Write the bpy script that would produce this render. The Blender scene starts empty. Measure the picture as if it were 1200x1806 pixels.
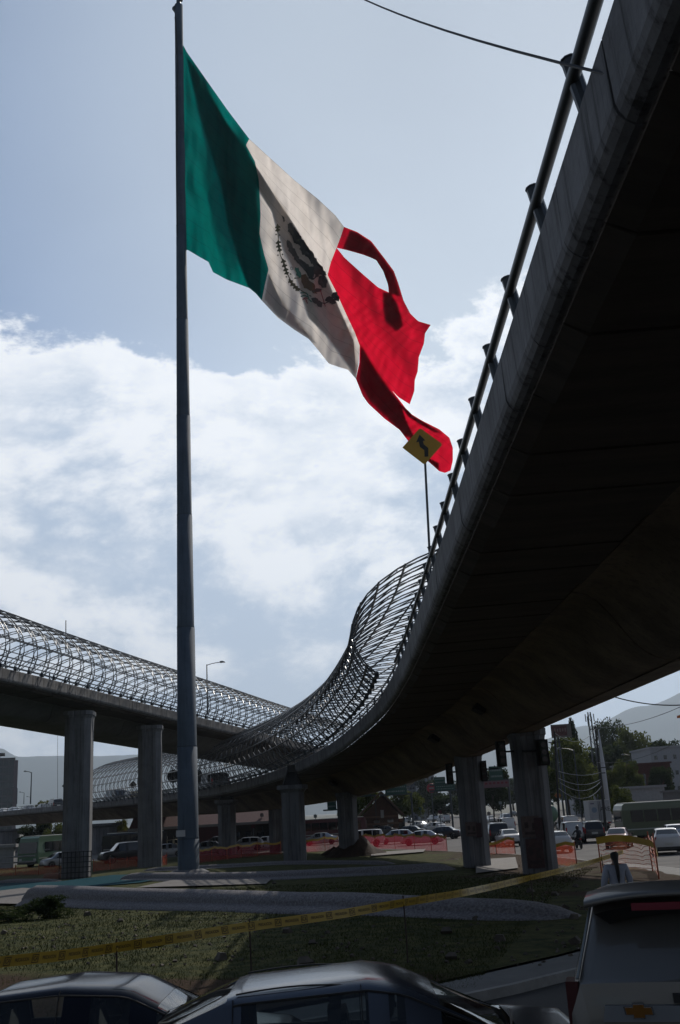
import bpy, bmesh, math, random
from mathutils import Vector, Matrix
from mathutils import noise as mnoise
random.seed(7)
R_ = math.radians
scn = bpy.context.scene
COL = scn.collection

# ------------------------------------------------------------------ camera
EYE = 3.8
FPX = 1754.0
TILT, ROLL = R_(16.8), R_(3.3)
_c, _s, _cr, _sr = math.cos(TILT), math.sin(TILT), math.cos(ROLL), math.sin(ROLL)
_up0 = Vector((0, -_s, _c))
CFW = Vector((0, _c, _s))
CR = Vector((1, 0, 0)) * _cr - _up0 * _sr
CU = _up0 * _cr + Vector((1, 0, 0)) * _sr
cd = bpy.data.cameras.new('camera')
cam = bpy.data.objects.new('camera', cd)
COL.objects.link(cam)
cam.matrix_world = Matrix(((CR.x, CU.x, -CFW.x, 0), (CR.y, CU.y, -CFW.y, 0), (CR.z, CU.z, -CFW.z, EYE), (0, 0, 0, 1)))
cd.sensor_fit = 'VERTICAL'
cd.sensor_height = 36.0
cd.lens = FPX / 1806 * 36
cd.clip_start = 0.1
cd.clip_end = 30000
scn.camera = cam

# ------------------------------------------------------------------ light
SUN_AZ, SUN_EL = R_(27), R_(38)
sdir = Vector((math.sin(SUN_AZ) * math.cos(SUN_EL), math.cos(SUN_AZ) * math.cos(SUN_EL), math.sin(SUN_EL)))
sl = bpy.data.lights.new('sun', 'SUN')
sl.energy = 3.6
sl.angle = R_(0.53)
sl.color = (1.0, 0.93, 0.84)
sun = bpy.data.objects.new('sun', sl)
COL.objects.link(sun)
sun.rotation_euler = (-sdir).to_track_quat('-Z', 'Y').to_euler()

W = bpy.data.worlds.new('World')
scn.world = W
W.use_nodes = True
nt = W.node_tree
nt.nodes.clear()
N = lambda t, **k: _n(nt, t, **k)
def _n(tree, t, **k):
    n = tree.nodes.new(t)
    for a, b in k.items():
        setattr(n, a, b)
    return n
def math_n(tree, op, a, b=None, c=None, clamp=False):
    n = tree.nodes.new('ShaderNodeMath')
    n.operation = op
    n.use_clamp = clamp
    for i, v in enumerate((a, b, c)):
        if v is None: continue
        if isinstance(v, (int, float)): n.inputs[i].default_value = v
        else: tree.links.new(v, n.inputs[i])
    return n.outputs[0]
def smooth_n(tree, v, lo, hi, a=0.0, b=1.0):
    n = tree.nodes.new('ShaderNodeMapRange')
    n.interpolation_type = 'SMOOTHSTEP'
    tree.links.new(v, n.inputs[0])
    for i, q in zip((1, 2, 3, 4), (lo, hi, a, b)): n.inputs[i].default_value = q
    return n.outputs[0]
L = nt.links.new
CLX, CLY, CLZ, CSC = 4.1, 3.3, 1.9, 2.7
out = N('ShaderNodeOutputWorld')
sky = N('ShaderNodeTexSky', sky_type='NISHITA')
sky.sun_disc = False
sky.sun_elevation = SUN_EL
sky.sun_rotation = SUN_AZ
sky.air_density = 1.0
sky.dust_density = 1.5
sky.ozone_density = 1.0
sky.altitude = 2200
bg1 = N('ShaderNodeBackground'); bg1.inputs[1].default_value = 0.06
L(sky.outputs[0], bg1.inputs[0])
tc = N('ShaderNodeTexCoord')
sep = N('ShaderNodeSeparateXYZ'); L(tc.outputs['Generated'], sep.inputs[0])
Z = sep.outputs[2]
mp = N('ShaderNodeMapping'); L(tc.outputs['Generated'], mp.inputs[0])
mp.inputs['Scale'].default_value = (1.0, 1.0, 1.75)
mp.inputs['Location'].default_value = (CLX, CLY, CLZ)
def noise_n(tree, vec, scale, detail=8, rough=0.55, dist=0.0):
    n = tree.nodes.new('ShaderNodeTexNoise')
    n.inputs['Scale'].default_value = scale
    n.inputs['Detail'].default_value = detail
    n.inputs['Roughness'].default_value = rough
    n.inputs['Distortion'].default_value = dist
    if vec is not None: tree.links.new(vec, n.inputs['Vector'])
    return n.outputs['Fac']
mpb = N('ShaderNodeMapping'); L(tc.outputs['Generated'], mpb.inputs[0])
mpb.inputs['Scale'].default_value = mp.inputs['Scale'].default_value
_l = mp.inputs['Location'].default_value
mpb.inputs['Location'].default_value = (_l[0] + .022, _l[1] + .022, _l[2] + .060)     # the same clouds, a step towards the sun
n1 = noise_n(nt, mp.outputs[0], CSC, 12, 0.62, 0.15)
n1b = noise_n(nt, mpb.outputs[0], CSC, 12, 0.62, 0.15)
n2 = noise_n(nt, mp.outputs[0], 1.5, 3, 0.5)
n3 = noise_n(nt, mp.outputs[0], 1.6, 3, 0.5)
band = smooth_n(nt, Z, 0.38, 0.54, 0.05, -0.26)
lowb = smooth_n(nt, Z, 0.0, 0.36, 0.08, 0.0)
dens = math_n(nt, 'ADD', math_n(nt, 'ADD', n1, band), lowb)
mask = smooth_n(nt, dens, 0.435, 0.480)
# cloud edges and the sides facing the sun are bright, the thick middles grey blue
core = smooth_n(nt, dens, 0.47, 0.58)
lit = smooth_n(nt, math_n(nt, 'SUBTRACT', n1, n1b), -0.05, 0.10, 1.0, 0.0)
core2 = math_n(nt, 'MULTIPLY', core, lit)
dt = N('ShaderNodeVectorMath', operation='DOT_PRODUCT')
L(tc.outputs['Generated'], dt.inputs[0]); dt.inputs[1].default_value = sdir
cc = N('ShaderNodeMix', data_type='RGBA')
L(core2, cc.inputs[0])
cc.inputs[6].default_value = (0.86, 0.88, 0.91, 1)
cc.inputs[7].default_value = (0.40, 0.49, 0.62, 1)
# thin veil of high haze, brighter towards the sun
glow = smooth_n(nt, dt.outputs['Value'], 0.62, 0.96)
fwd = smooth_n(nt, dt.outputs['Value'], -0.1, 0.8)
veil = math_n(nt, 'MULTIPLY', smooth_n(nt, n3, 0.30, 0.70, 0.5, 1.0), smooth_n(nt, Z, 0.40, 0.70, 0.50, 0.22))
veil = math_n(nt, 'MULTIPLY', veil, fwd)
veil = math_n(nt, 'ADD', veil, math_n(nt, 'MULTIPLY', glow, 0.45), clamp=True)
vc = N('ShaderNodeMix', data_type='RGBA'); L(glow, vc.inputs[0])
vc.inputs[6].default_value = (0.29, 0.48, 0.86, 1); vc.inputs[7].default_value = (0.72, 0.82, 0.93, 1)
bgv = N('ShaderNodeBackground'); L(vc.outputs[2], bgv.inputs[0]); bgv.inputs[1].default_value = 1.0
bg2 = N('ShaderNodeBackground'); L(cc.outputs[2], bg2.inputs[0]); L(smooth_n(nt, dt.outputs['Value'], -0.2, 0.75, 0.42, 1.22), bg2.inputs[1])
m1 = N('ShaderNodeMixShader'); L(veil, m1.inputs[0]); L(bg1.outputs[0], m1.inputs[1]); L(bgv.outputs[0], m1.inputs[2])
m2 = N('ShaderNodeMixShader'); L(math_n(nt, 'MULTIPLY', mask, 0.92), m2.inputs[0]); L(m1.outputs[0], m2.inputs[1]); L(bg2.outputs[0], m2.inputs[2])
L(m2.outputs[0], out.inputs[0])
scn.view_settings.view_transform = 'Standard'
scn.view_settings.look = 'None'
scn.view_settings.exposure = 0.0
scn.view_settings.gamma = 1.0
scn.view_settings.use_curve_mapping = False

# ------------------------------------------------------------------ helpers
def at(px, py, Y=None, z=None):
    d = CR * (px - 600) - CU * (py - 903) + CFW * FPX
    k = Y / d.y if Y is not None else (z - EYE) / d.z
    return Vector((d.x * k, d.y * k, EYE + d.z * k))
def sst(a, b, x):
    t = max(0.0, min(1.0, (x - a) / (b - a)))
    return t * t * (3 - 2 * t)
def g(x, y):
    return 0.2 + 0.85 * (1 - sst(28, 60, y)) - 0.12 * sst(0, 2.5, -x) * (1 - sst(20, 45, y)) + 0.05 * math.sin(x * .31 + 1) * math.sin(y * .23)* (1 - sst(60, 90, y))
def gp(px, py):
    z = 0.3
    for i in range(8):
        p = at(px, py, z=z)
        z = 0.5 * z + 0.5 * g(p.x, p.y)
    return Vector((p.x, p.y, g(p.x, p.y)))
def link(name, me, m=None, parent=None, smooth=False, **props):
    o = bpy.data.objects.new(name, me)
    COL.objects.link(o)
    if me is not None and m is not None:
        for q in (m if isinstance(m, (list, tuple)) else [m]): me.materials.append(q)
    if parent: o.parent = parent
    if smooth and me is not None:
        me.polygons.foreach_set('use_smooth', [True] * len(me.polygons))
    for k, v in props.items(): o[k] = v
    return o
def thing(name, label, cat, loc=(0, 0, 0), rz=0, group=None):
    o = link(name, None)
    o.location = loc
    o.rotation_euler = (0, 0, rz)
    o['label'] = label
    o['category'] = cat
    if group: o['group'] = group
    return o
class MB:
    """collects verts and faces for one mesh object"""
    def __init__(s): s.v = []; s.f = []; s.mi = []; s.cm = 0
    def add(s, vs, fs):
        b = len(s.v)
        s.v += [tuple(p) for p in vs]
        for f in fs: s.f.append([b + i for i in f]); s.mi.append(s.cm)
        return s
    def box(s, c, d, rz=0, rx=0, ry=0, tp=1.0):
        M = Matrix.Rotation(rz, 3, 'Z') @ Matrix.Rotation(ry, 3, 'Y') @ Matrix.Rotation(rx, 3, 'X')
        vs = []
        for k in (-1, 1):
            q = tp if k > 0 else 1.0
            for (i, j) in ((-1, -1), (1, -1), (1, 1), (-1, 1)):
                vs.append(Vector(c) + M @ Vector((i * d[0] / 2 * q, j * d[1] / 2 * q, k * d[2] / 2)))
        return s.add(vs, [(3, 2, 1, 0), (4, 5, 6, 7), (0, 1, 5, 4), (1, 2, 6, 5), (2, 3, 7, 6), (3, 0, 4, 7)])
    def bar(s, a, b, r, n=6, r2=None, cap=True, flat=None):
        a, b = Vector(a), Vector(b)
        t = (b - a)
        if t.length < 1e-6: return s
        t.normalize()
        u = t.cross(Vector((0, 0, 1)))
        if u.length < 1e-3: u = Vector((1, 0, 0))
        u.normalize(); w = t.cross(u)
        r2 = r if r2 is None else r2
        vs = []
        for p, q in ((a, r), (b, r2)):
            for i in range(n):
                an = 2 * math.pi * i / n
                vs.append(p + (u * math.cos(an) + w * math.sin(an)) * q)
        fs = [(i, (i + 1) % n, n + (i + 1) % n, n + i) for i in range(n)]
        if cap: fs += [tuple(range(n))[::-1], tuple(range(n, 2 * n))]
        return s.add(vs, fs)
    def tube(s, pts, r, n=6, close=False):
        pts = [Vector(p) for p in pts]
        m = len(pts)
        vs = []
        up = Vector((0, 0, 1))
        for i, p in enumerate(pts):
            a = pts[max(i - 1, 0)]; b = pts[min(i + 1, m - 1)]
            t = (b - a).normalized()
            u = t.cross(up)
            if u.length < .05: u = t.cross(Vector((0, 1, 0.1)))
            u.normalize(); w = u.cross(t)
            rr = r[i] if isinstance(r, (list, tuple)) else r
            for k in range(n):
                an = 2 * math.pi * k / n + math.pi / n
                vs.append(p + (u * math.cos(an) + w * math.sin(an)) * rr)
        fs = []
        for i in range(m - 1):
            for k in range(n):
                fs.append((i * n + k, i * n + (k + 1) % n, (i + 1) * n + (k + 1) % n, (i + 1) * n + k))
        fs += [tuple(range(n))[::-1], tuple(range((m - 1) * n, m * n))]
        return s.add(vs, fs)
    def lathe(s, prof, c=(0, 0, 0), n=16, axis='Z'):
        vs = []
        for (r, z) in prof:
            for i in range(n):
                a = 2 * math.pi * i / n
                p = (r * math.cos(a), r * math.sin(a), z)
                if axis == 'Y': p = (p[0], p[2], p[1])
                if axis == 'X': p = (p[2], p[0], p[1])
                vs.append(Vector(c) + Vector(p))
        fs = []
        for j in range(len(prof) - 1):
            for i in range(n):
                fs.append((j * n + i, j * n + (i + 1) % n, (j + 1) * n + (i + 1) % n, (j + 1) * n + i))
        fs += [tuple(range(n))[::-1], tuple(range((len(prof) - 1) * n, len(prof) * n))]
        return s.add(vs, fs)
    def prism(s, pts, y0, y1, axis='Y'):
        n = len(pts)
        vs = []
        for y in (y0, y1):
            for (a, b) in pts:
                vs.append((a, y, b) if axis == 'Y' else ((y, a, b) if axis == 'X' else (a, b, y)))
        fs = [tuple(range(n))[::-1], tuple(range(n, 2 * n))] + [(i, (i + 1) % n, n + (i + 1) % n, n + i) for i in range(n)]
        return s.add(vs, fs)
    def grid(s, rows):
        m, n = len(rows), len(rows[0])
        return s.add([p for r in rows for p in r], [(i * n + j, i * n + j + 1, (i + 1) * n + j + 1, (i + 1) * n + j) for i in range(m - 1) for j in range(n - 1)])
    def mesh(s, name='m'):
        me = bpy.data.meshes.new(name)
        me.from_pydata([tuple(v) for v in s.v], [], s.f)
        if any(s.mi): me.polygons.foreach_set('material_index', s.mi)
        me.update()
        return me
    def obj(s, name, m=None, parent=None, smooth=False, fix=True, **props):
        me = s.mesh(name)
        if fix:
            bm = bmesh.new(); bm.from_mesh(me)
            bmesh.ops.recalc_face_normals(bm, faces=bm.faces)
            if smooth == 'auto':
                for e in bm.edges:
                    if len(e.link_faces) == 2 and e.calc_face_angle(0) > R_(36): e.smooth = False
            bm.to_mesh(me); bm.free()
        return link(name, me, m, parent, bool(smooth), **props)
def copy_tree(o, parent=None):
    c = o.copy()
    COL.objects.link(c)
    if parent: c.parent = parent
    for ch in list(o.children): copy_tree(ch, c)
    return c

# ------------------------------------------------------------------ materials
MATS = {}
def mat(name, col, rough=0.7, metal=0.0, var=0.0, vscale=3.0, bump=0.0, bscale=20.0, spec=0.5, col2=None, streak=0.0, stretch=None, coat=0.0, emis=None, trans=0.0, alpha=1.0, bands=None):
    if name in MATS: return MATS[name]
    m = bpy.data.materials.new(name)
    m.use_nodes = True
    t = m.node_tree
    b = t.nodes['Principled BSDF']
    b.inputs['Base Color'].default_value = (*col, 1)
    b.inputs['Roughness'].default_value = rough
    b.inputs['Metallic'].default_value = metal
    b.inputs['Specular IOR Level'].default_value = spec
    b.inputs['Coat Weight'].default_value = coat
    b.inputs['Transmission Weight'].default_value = trans
    b.inputs['Alpha'].default_value = alpha
    if emis:
        b.inputs['Emission Color'].default_value = (*emis[0], 1); b.inputs['Emission Strength'].default_value = emis[1]
    tcn = t.nodes.new('ShaderNodeTexCoord')
    vec = tcn.outputs['Object']
    if var or streak:
        mpn = t.nodes.new('ShaderNodeMapping'); t.links.new(vec, mpn.inputs[0])
        mpn.inputs['Scale'].default_value = stretch or (1, 1, 1)
        f = noise_n(t, mpn.outputs[0], vscale, 8, 0.62)
        f = smooth_n(t, f, 0.5 - 0.22, 0.5 + 0.22)
        mx = t.nodes.new('ShaderNodeMix'); mx.data_type = 'RGBA'
        t.links.new(f, mx.inputs[0])
        c2 = col2 or tuple(c * (1 - var) for c in col)
        mx.inputs[6].default_value = (*c2, 1)
        mx.inputs[7].default_value = (*col, 1)
        last = mx.outputs[2]
        if streak:
            mp2 = t.nodes.new('ShaderNodeMapping'); t.links.new(vec, mp2.inputs[0])
            mp2.inputs['Scale'].default_value = (3.2, 3.2, 0.16)
            f2 = smooth_n(t, noise_n(t, mp2.outputs[0], 2.0, 9, 0.7), 0.48, 0.66)
            mx2 = t.nodes.new('ShaderNodeMix'); mx2.data_type = 'RGBA'; mx2.blend_type = 'MULTIPLY'
            t.links.new(math_n(t, 'MULTIPLY', f2, streak), mx2.inputs[0])
            t.links.new(last, mx2.inputs[6])
            mx2.inputs[7].default_value = (0.22, 0.21, 0.2, 1)
            last = mx2.outputs[2]
        t.links.new(last, b.inputs['Base Color'])
    if bump:
        bn = t.nodes.new('ShaderNodeBump')
        bn.inputs['Strength'].default_value = bump
        bn.inputs['Distance'].default_value = 0.05
        t.links.new(noise_n(t, vec, bscale, 6, 0.6), bn.inputs['Height'])
        t.links.new(bn.outputs[0], b.inputs['Normal'])
    MATS[name] = m
    return m
def cloth_mat(name, col, tr=0.55, seams=True):
    m = bpy.data.materials.new(name); m.use_nodes = True
    t = m.node_tree; t.nodes.clear()
    o = t.nodes.new('ShaderNodeOutputMaterial')
    d = t.nodes.new('ShaderNodeBsdfDiffuse'); tl = t.nodes.new('ShaderNodeBsdfTranslucent')
    mx = t.nodes.new('ShaderNodeMixShader'); mx.inputs[0].default_value = tr
    uv = t.nodes.new('ShaderNodeUVMap')
    sp = t.nodes.new('ShaderNodeSeparateXYZ'); t.links.new(uv.outputs[0], sp.inputs[0])
    # doubled cloth at the sewn seams and a fine weave
    fr = math_n(t, 'FRACT', math_n(t, 'MULTIPLY', sp.outputs[1], 13.0))
    ln = smooth_n(t, fr, 0.0, 0.07, 0.62, 1.0)
    ns = noise_n(t, uv.outputs[0], 7.0, 6, 0.6)
    sh = math_n(t, 'MULTIPLY', ln, smooth_n(t, ns, 0.3, 0.7, 0.82, 1.0)) if seams else smooth_n(t, ns, 0.3, 0.7, 0.85, 1.0)
    vm = t.nodes.new('ShaderNodeVectorMath'); vm.operation = 'SCALE'; vm.inputs[0].default_value = col
    t.links.new(sh, vm.inputs['Scale'])
    t.links.new(vm.outputs[0], d.inputs[0]); t.links.new(vm.outputs[0], tl.inputs[0])
    t.links.new(d.outputs[0], mx.inputs[1]); t.links.new(tl.outputs[0], mx.inputs[2])
    bn = t.nodes.new('ShaderNodeBump'); bn.inputs['Strength'].default_value = 0.15; bn.inputs['Distance'].default_value = 0.15
    mpn = t.nodes.new('ShaderNodeMapping'); t.links.new(uv.outputs[0], mpn.inputs[0]); mpn.inputs['Scale'].default_value = (3, 1.0, 1)
    t.links.new(noise_n(t, mpn.outputs[0], 4.0, 5, 0.5), bn.inputs['Height'])
    t.links.new(bn.outputs[0], d.inputs['Normal']); t.links.new(bn.outputs[0], tl.inputs['Normal'])
    t.links.new(mx.outputs[0], o.inputs[0])
    return m
def mesh_mat(name, col, keep=0.5):
    """fine plastic netting: translucent strands with the gaps between too small to resolve"""
    m = bpy.data.materials.new(name); m.use_nodes = True
    t = m.node_tree; t.nodes.clear()
    o = t.nodes.new('ShaderNodeOutputMaterial')
    d = t.nodes.new('ShaderNodeBsdfDiffuse'); d.inputs[0].default_value = (*col, 1)
    tl = t.nodes.new('ShaderNodeBsdfTranslucent'); tl.inputs[0].default_value = (*col, 1)
    a = t.nodes.new('ShaderNodeMixShader'); a.inputs[0].default_value = 0.5
    tp = t.nodes.new('ShaderNodeBsdfTransparent')
    mx = t.nodes.new('ShaderNodeMixShader')
    tcn = t.nodes.new('ShaderNodeTexCoord')
    f = noise_n(t, tcn.outputs['Object'], 6.0, 3, 0.5)
    t.links.new(smooth_n(t, f, 0.3, 0.7, keep - 0.12, keep + 0.12), mx.inputs[0])
    t.links.new(d.outputs[0], a.inputs[1]); t.links.new(tl.outputs[0], a.inputs[2])
    t.links.new(tp.outputs[0], mx.inputs[1]); t.links.new(a.outputs[0], mx.inputs[2])
    t.links.new(mx.outputs[0], o.inputs[0])
    return m
CONC = mat('parapet_concrete', (0.19, 0.19, 0.195), 0.85, var=0.45, vscale=1.2, bump=0.25, bscale=9, streak=0.9)
CONCD = mat('girder_concrete', (0.18, 0.14, 0.10), 0.9, var=0.6, vscale=0.45, streak=.5, bump=0.25, bscale=5)
CONCP = mat('pier_concrete', (0.14, 0.145, 0.155), 0.85, var=0.3, vscale=0.8, bump=0.2, bscale=9, streak=0.55)
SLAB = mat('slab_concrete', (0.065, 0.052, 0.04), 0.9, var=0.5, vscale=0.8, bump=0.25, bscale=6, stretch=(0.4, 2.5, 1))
STEEL = mat('dark_steel', (0.045, 0.055, 0.065), 0.45, 0.5)
STEELG = mat('grey_steel', (0.042, 0.048, 0.055), 0.35, 0.4)
BLACK = mat('black_matte', (0.01, 0.01, 0.011), 0.7)
RUBBER = mat('tyre_rubber', (0.018, 0.018, 0.018), 0.85)
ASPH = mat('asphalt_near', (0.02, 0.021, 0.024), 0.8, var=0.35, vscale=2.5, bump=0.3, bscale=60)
ASPHF = mat('asphalt_avenue', (0.20, 0.19, 0.185), 0.5, var=0.3, vscale=0.25, bump=0.15, bscale=30)
PAVE = mat('pale_pavement', (0.10, 0.105, 0.107), 0.85, var=0.25, vscale=2.0, bump=0.2, bscale=30)
HAZE = True
GLASSD = mat('dark_car_glass', (0.012, 0.015, 0.018), 0.05, spec=0.8)

# ------------------------------------------------------------------ setting: ground, roads, hills
def coons(top, bot, lef, rig, nu, nv):
    """surface patch between four boundary polylines (top, bottom run left to right; left, right run top to bottom)"""
    def samp(pl, t):
        Ls = [0]
        for a, b in zip(pl, pl[1:]): Ls.append(Ls[-1] + (Vector(b) - Vector(a)).length)
        s = t * Ls[-1]
        for i in range(len(pl) - 1):
            if s <= Ls[i + 1] + 1e-9:
                k = (s - Ls[i]) / max(1e-9, Ls[i + 1] - Ls[i])
                return Vector(pl[i]).lerp(Vector(pl[i + 1]), k)
        return Vector(pl[-1])
    rows = []
    P00, P10, P01, P11 = Vector(top[0]), Vector(top[-1]), Vector(bot[0]), Vector(bot[-1])
    for j in range(nv + 1):
        v = j / nv
        row = []
        l, r = samp(lef, v), samp(rig, v)
        for i in range(nu + 1):
            u = i / nu
            p = samp(top, u) * (1 - v) + samp(bot, u) * v + l * (1 - u) + r * u
            p -= P00 * (1 - u) * (1 - v) + P10 * u * (1 - v) + P01 * (1 - u) * v + P11 * u * v
            row.append(p)
        rows.append(row)
    return rows
def cr_spline(pts, step):
    P = [Vector(p) for p in pts]
    P = [P[0] * 2 - P[1]] + P + [P[-1] * 2 - P[-2]]
    dense = []
    for i in range(1, len(P) - 2):
        a, b, c, d = P[i - 1], P[i], P[i + 1], P[i + 2]
        for k in range(24):
            t = k / 24
            dense.append(0.5 * ((2 * b) + (c - a) * t + (2 * a - 5 * b + 4 * c - d) * t * t + (3 * b - a - 3 * c + d) * t ** 3))
    dense.append(P[-2])
    res = [dense[0]]; need = step
    for a, b in zip(dense, dense[1:]):
        l = (b - a).length; pos = 0
        while l - pos >= need and l > 0:
            pos += need; res.append(a.lerp(b, pos / l)); need = step
        need -= (l - pos)
    return res
base = MB().grid([[(x, y, -0.05) for x in (-14000, -300, 300, 14000)] for y in (-5400, 600, 13500)]).obj('ground', mat('distant_ground', (0.10, 0.10, 0.075), 0.95, var=0.4, vscale=0.05), kind='structure')
rows = [[(x, y, g(x, y)) for x in range(-110, 121, 3)] for y in range(-40, 401, 4)]
MB().grid(rows).obj('road', mat('avenue_surface', (0.13, 0.125, 0.12), 0.9, spec=.1, col2=(0.085, 0.082, 0.08), var=0.3, vscale=0.35, bump=0.2, bscale=25), smooth=True, kind='structure')
near_k = [(-90, 15.5), (-12, 14.6), (-4, 15.2), (0, 16.3), (2.4, 18.2), (5.0, 20.9), (8.3, 26.5), (10.8, 34), (12.0, 42), (13.0, 52), (13.6, 60)]
far_k = [(-90, 119), (-55, 116), (-20, 110), (0, 99), (6, 88), (10, 76), (12.8, 66), (13.6, 60)]
near_k = [tuple(p)[:2] for p in cr_spline([(a, b, 0) for a, b in near_k], 1.0)]
far_k = [tuple(p)[:2] for p in cr_spline([(a, b, 0) for a, b in far_k], 1.0)]
isl = coons([(a, b, 0) for a, b in far_k], [(a, b, 0) for a, b in near_k], [(-90, 119, 0), (-90, 15.5, 0)], [(13.6, 60, 0), (13.61, 59.99, 0)], 130, 60)
def isz(x, y):
    return g(x, y) + 0.13 + 0.03 * (mnoise.noise(Vector((x * .5, y * .5, 0))))
rows = [[(p.x, p.y, isz(p.x, p.y)) for p in r] for r in isl]
m = bpy.data.materials.new('grass_and_dirt'); m.use_nodes = True
t = m.node_tree; b = t.nodes['Principled BSDF']; b.inputs['Roughness'].default_value = 0.95
b.inputs['Specular IOR Level'].default_value = 0.1
tcn = t.nodes.new('ShaderNodeTexCoord'); vec = tcn.outputs['Object']
f1 = noise_n(t, vec, 0.22, 6, 0.6, 0.4); f2 = noise_n(t, vec, 2.2, 8, 0.65); f3 = noise_n(t, vec, 14, 6, 0.7)
sp = t.nodes.new('ShaderNodeSeparateXYZ'); t.links.new(vec, sp.inputs[0])
# bare earth along the dug-over kerb side and towards the piers, grass in the middle
near = smooth_n(t, math_n(t, 'SUBTRACT', sp.outputs[1], math_n(t, 'MULTIPLY', sp.outputs[0], -0.42)), 16.5, 21.0, 0.40, -0.12)
right = smooth_n(t, sp.outputs[0], 2.0, 8.0, 0.0, 0.30)
ff = math_n(t, 'ADD', math_n(t, 'ADD', f1, near), math_n(t, 'ADD', right, math_n(t, 'MULTIPLY', f2, 0.25)))
dm = smooth_n(t, ff, 0.66, 0.80)
gr = t.nodes.new('ShaderNodeMix'); gr.data_type = 'RGBA'; t.links.new(smooth_n(t, f2, .3, .7), gr.inputs[0])
gr.inputs[6].default_value = (0.020, 0.030, 0.009, 1); gr.inputs[7].default_value = (0.085, 0.085, 0.030, 1)
di = t.nodes.new('ShaderNodeMix'); di.data_type = 'RGBA'; t.links.new(smooth_n(t, f3, .3, .7), di.inputs[0])
di.inputs[6].default_value = (0.025, 0.015, 0.009, 1); di.inputs[7].default_value = (0.065, 0.040, 0.024, 1)
mx = t.nodes.new('ShaderNodeMix'); mx.data_type = 'RGBA'
t.links.new(dm, mx.inputs[0]); t.links.new(gr.outputs[2], mx.inputs[6]); t.links.new(di.outputs[2], mx.inputs[7])
t.links.new(mx.outputs[2], b.inputs['Base Color'])
bn = t.nodes.new('ShaderNodeBump'); bn.inputs['Strength'].default_value = 0.8; bn.inputs['Distance'].default_value = 0.12
t.links.new(f3, bn.inputs['Height']); t.links.new(bn.outputs[0], b.inputs['Normal'])
MB().grid(rows).obj('lawn', m, smooth=True, kind='structure')
# near street: dark asphalt under the cars, kerb and pale pavement strip along the island
def off(pl, d):
    r = []
    for i, p in enumerate(pl):
        a = Vector(pl[max(i - 1, 0)]); c = Vector(pl[min(i + 1, len(pl) - 1)])
        tt = (c - a).normalized()
        r.append((p[0] + tt.y * d, p[1] - tt.x * d))
    return r
o1 = off(near_k, -0.3); o2 = off(near_k, 0.95); o3 = off(near_k, 1.1)
MB().grid([[(x, y, g(x, y) + 0.09) for x, y in o1], [(x, y, g(x, y) + 0.14) for x, y in off(near_k, .02)], [(x, y, g(x, y) + 0.14) for x, y in o2]]).obj('pavement', PAVE, smooth=True, kind='structure')
MB().grid([[(x, y, g(x, y) + 0.14) for x, y in o2], [(x, y, g(x, y) + 0.15) for x, y in off(near_k, .96)], [(x, y, g(x, y) + 0.15) for x, y in off(near_k, 1.08)], [(x, y, g(x, y) - 0.02) for x, y in o3]]).obj('kerb', mat('kerb_concrete', (0.22, 0.22, 0.215), 0.85, var=0.3, vscale=3, bump=.2), kind='structure')
fk2 = off(far_k, -0.15)
MB().grid([[(x, y, g(x, y) + 0.14) for x, y in far_k], [(x, y, g(x, y) + 0.14) for x, y in fk2], [(x, y, g(x, y) - .02) for x, y in off(far_k, -0.2)]]).obj('kerb', MATS['kerb_concrete'], kind='structure')
k2 = [p for p in off(near_k, 1.08) if p[0] < 12]
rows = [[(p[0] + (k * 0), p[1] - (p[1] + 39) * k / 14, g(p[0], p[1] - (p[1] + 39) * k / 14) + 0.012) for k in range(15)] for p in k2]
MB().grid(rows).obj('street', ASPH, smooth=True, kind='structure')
# hills
def hills(name, pts, depth, m, S=1.0):
    depth *= S; pts = [(a, h * S) for a, h in pts]
    rows = []
    n = len(pts)
    for j, (k, dd) in enumerate(((1.0, 0), (0.86, -0.06), (0.6, -0.14), (0.3, -0.22), (0.0, -0.30))):
        row = []
        for i in range((n - 1) * 24 + 1):
            q = i / 24; a = int(min(q, n - 2)); f = q - a
            az = pts[a][0] * (1 - f) + pts[a + 1][0] * f; f = f * f * (3 - 2 * f); h = pts[a][1] * (1 - f) + pts[a + 1][1] * f
            wob = mnoise.noise(Vector((q * 1.3, j * 2.1, 0))) * 0.07 + mnoise.noise(Vector((q * 5, j * 3, 1))) * 0.02
            rr = depth * (1 + dd * (1 + wob * 1.5))
            row.append((math.sin(R_(az)) * rr, math.cos(R_(az)) * rr, max(-2, h * k * (1 + wob * (1.2 if k < 1 else .35))) - (2 if k == 0 else 0)))
        rows.append(row)
    MB().grid(rows).obj(name, m, smooth=True, kind='structure')
HILL = mat('forested_hill', (0.030, 0.042, 0.026), 0.95, spec=0.0, var=0.5, vscale=0.004)
hills('hills', [(-75, 250), (-60, 300), (-45, 270), (-30, 260), (-22, 278), (-20.2, 285), (-19.3, 325), (-18.2, 288), (-14, 280), (-10, 275), (-4, 250), (2, 225), (6, 215), (10, 240), (13, 290), (16, 350), (20, 425), (25, 500), (33, 560), (45, 500), (60, 430), (80, 300)], 4300, HILL, 2.15)
if HAZE:
    m = bpy.data.materials.new('haze_air'); m.use_nodes = True
    t = m.node_tree; t.nodes.clear(); o = t.nodes.new('ShaderNodeOutputMaterial')
    v = t.nodes.new('ShaderNodeVolumePrincipled'); v.inputs['Color'].default_value = (0.72, 0.85, 1.0, 1); v.inputs['Density'].default_value = 0.00010; v.inputs['Anisotropy'].default_value = 0.3
    t.links.new(v.outputs[0], o.inputs['Volume'])
    MB().box((0, 4000, 640), (27000, 18000, 1284)).obj('haze', m, kind='stuff')

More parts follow.
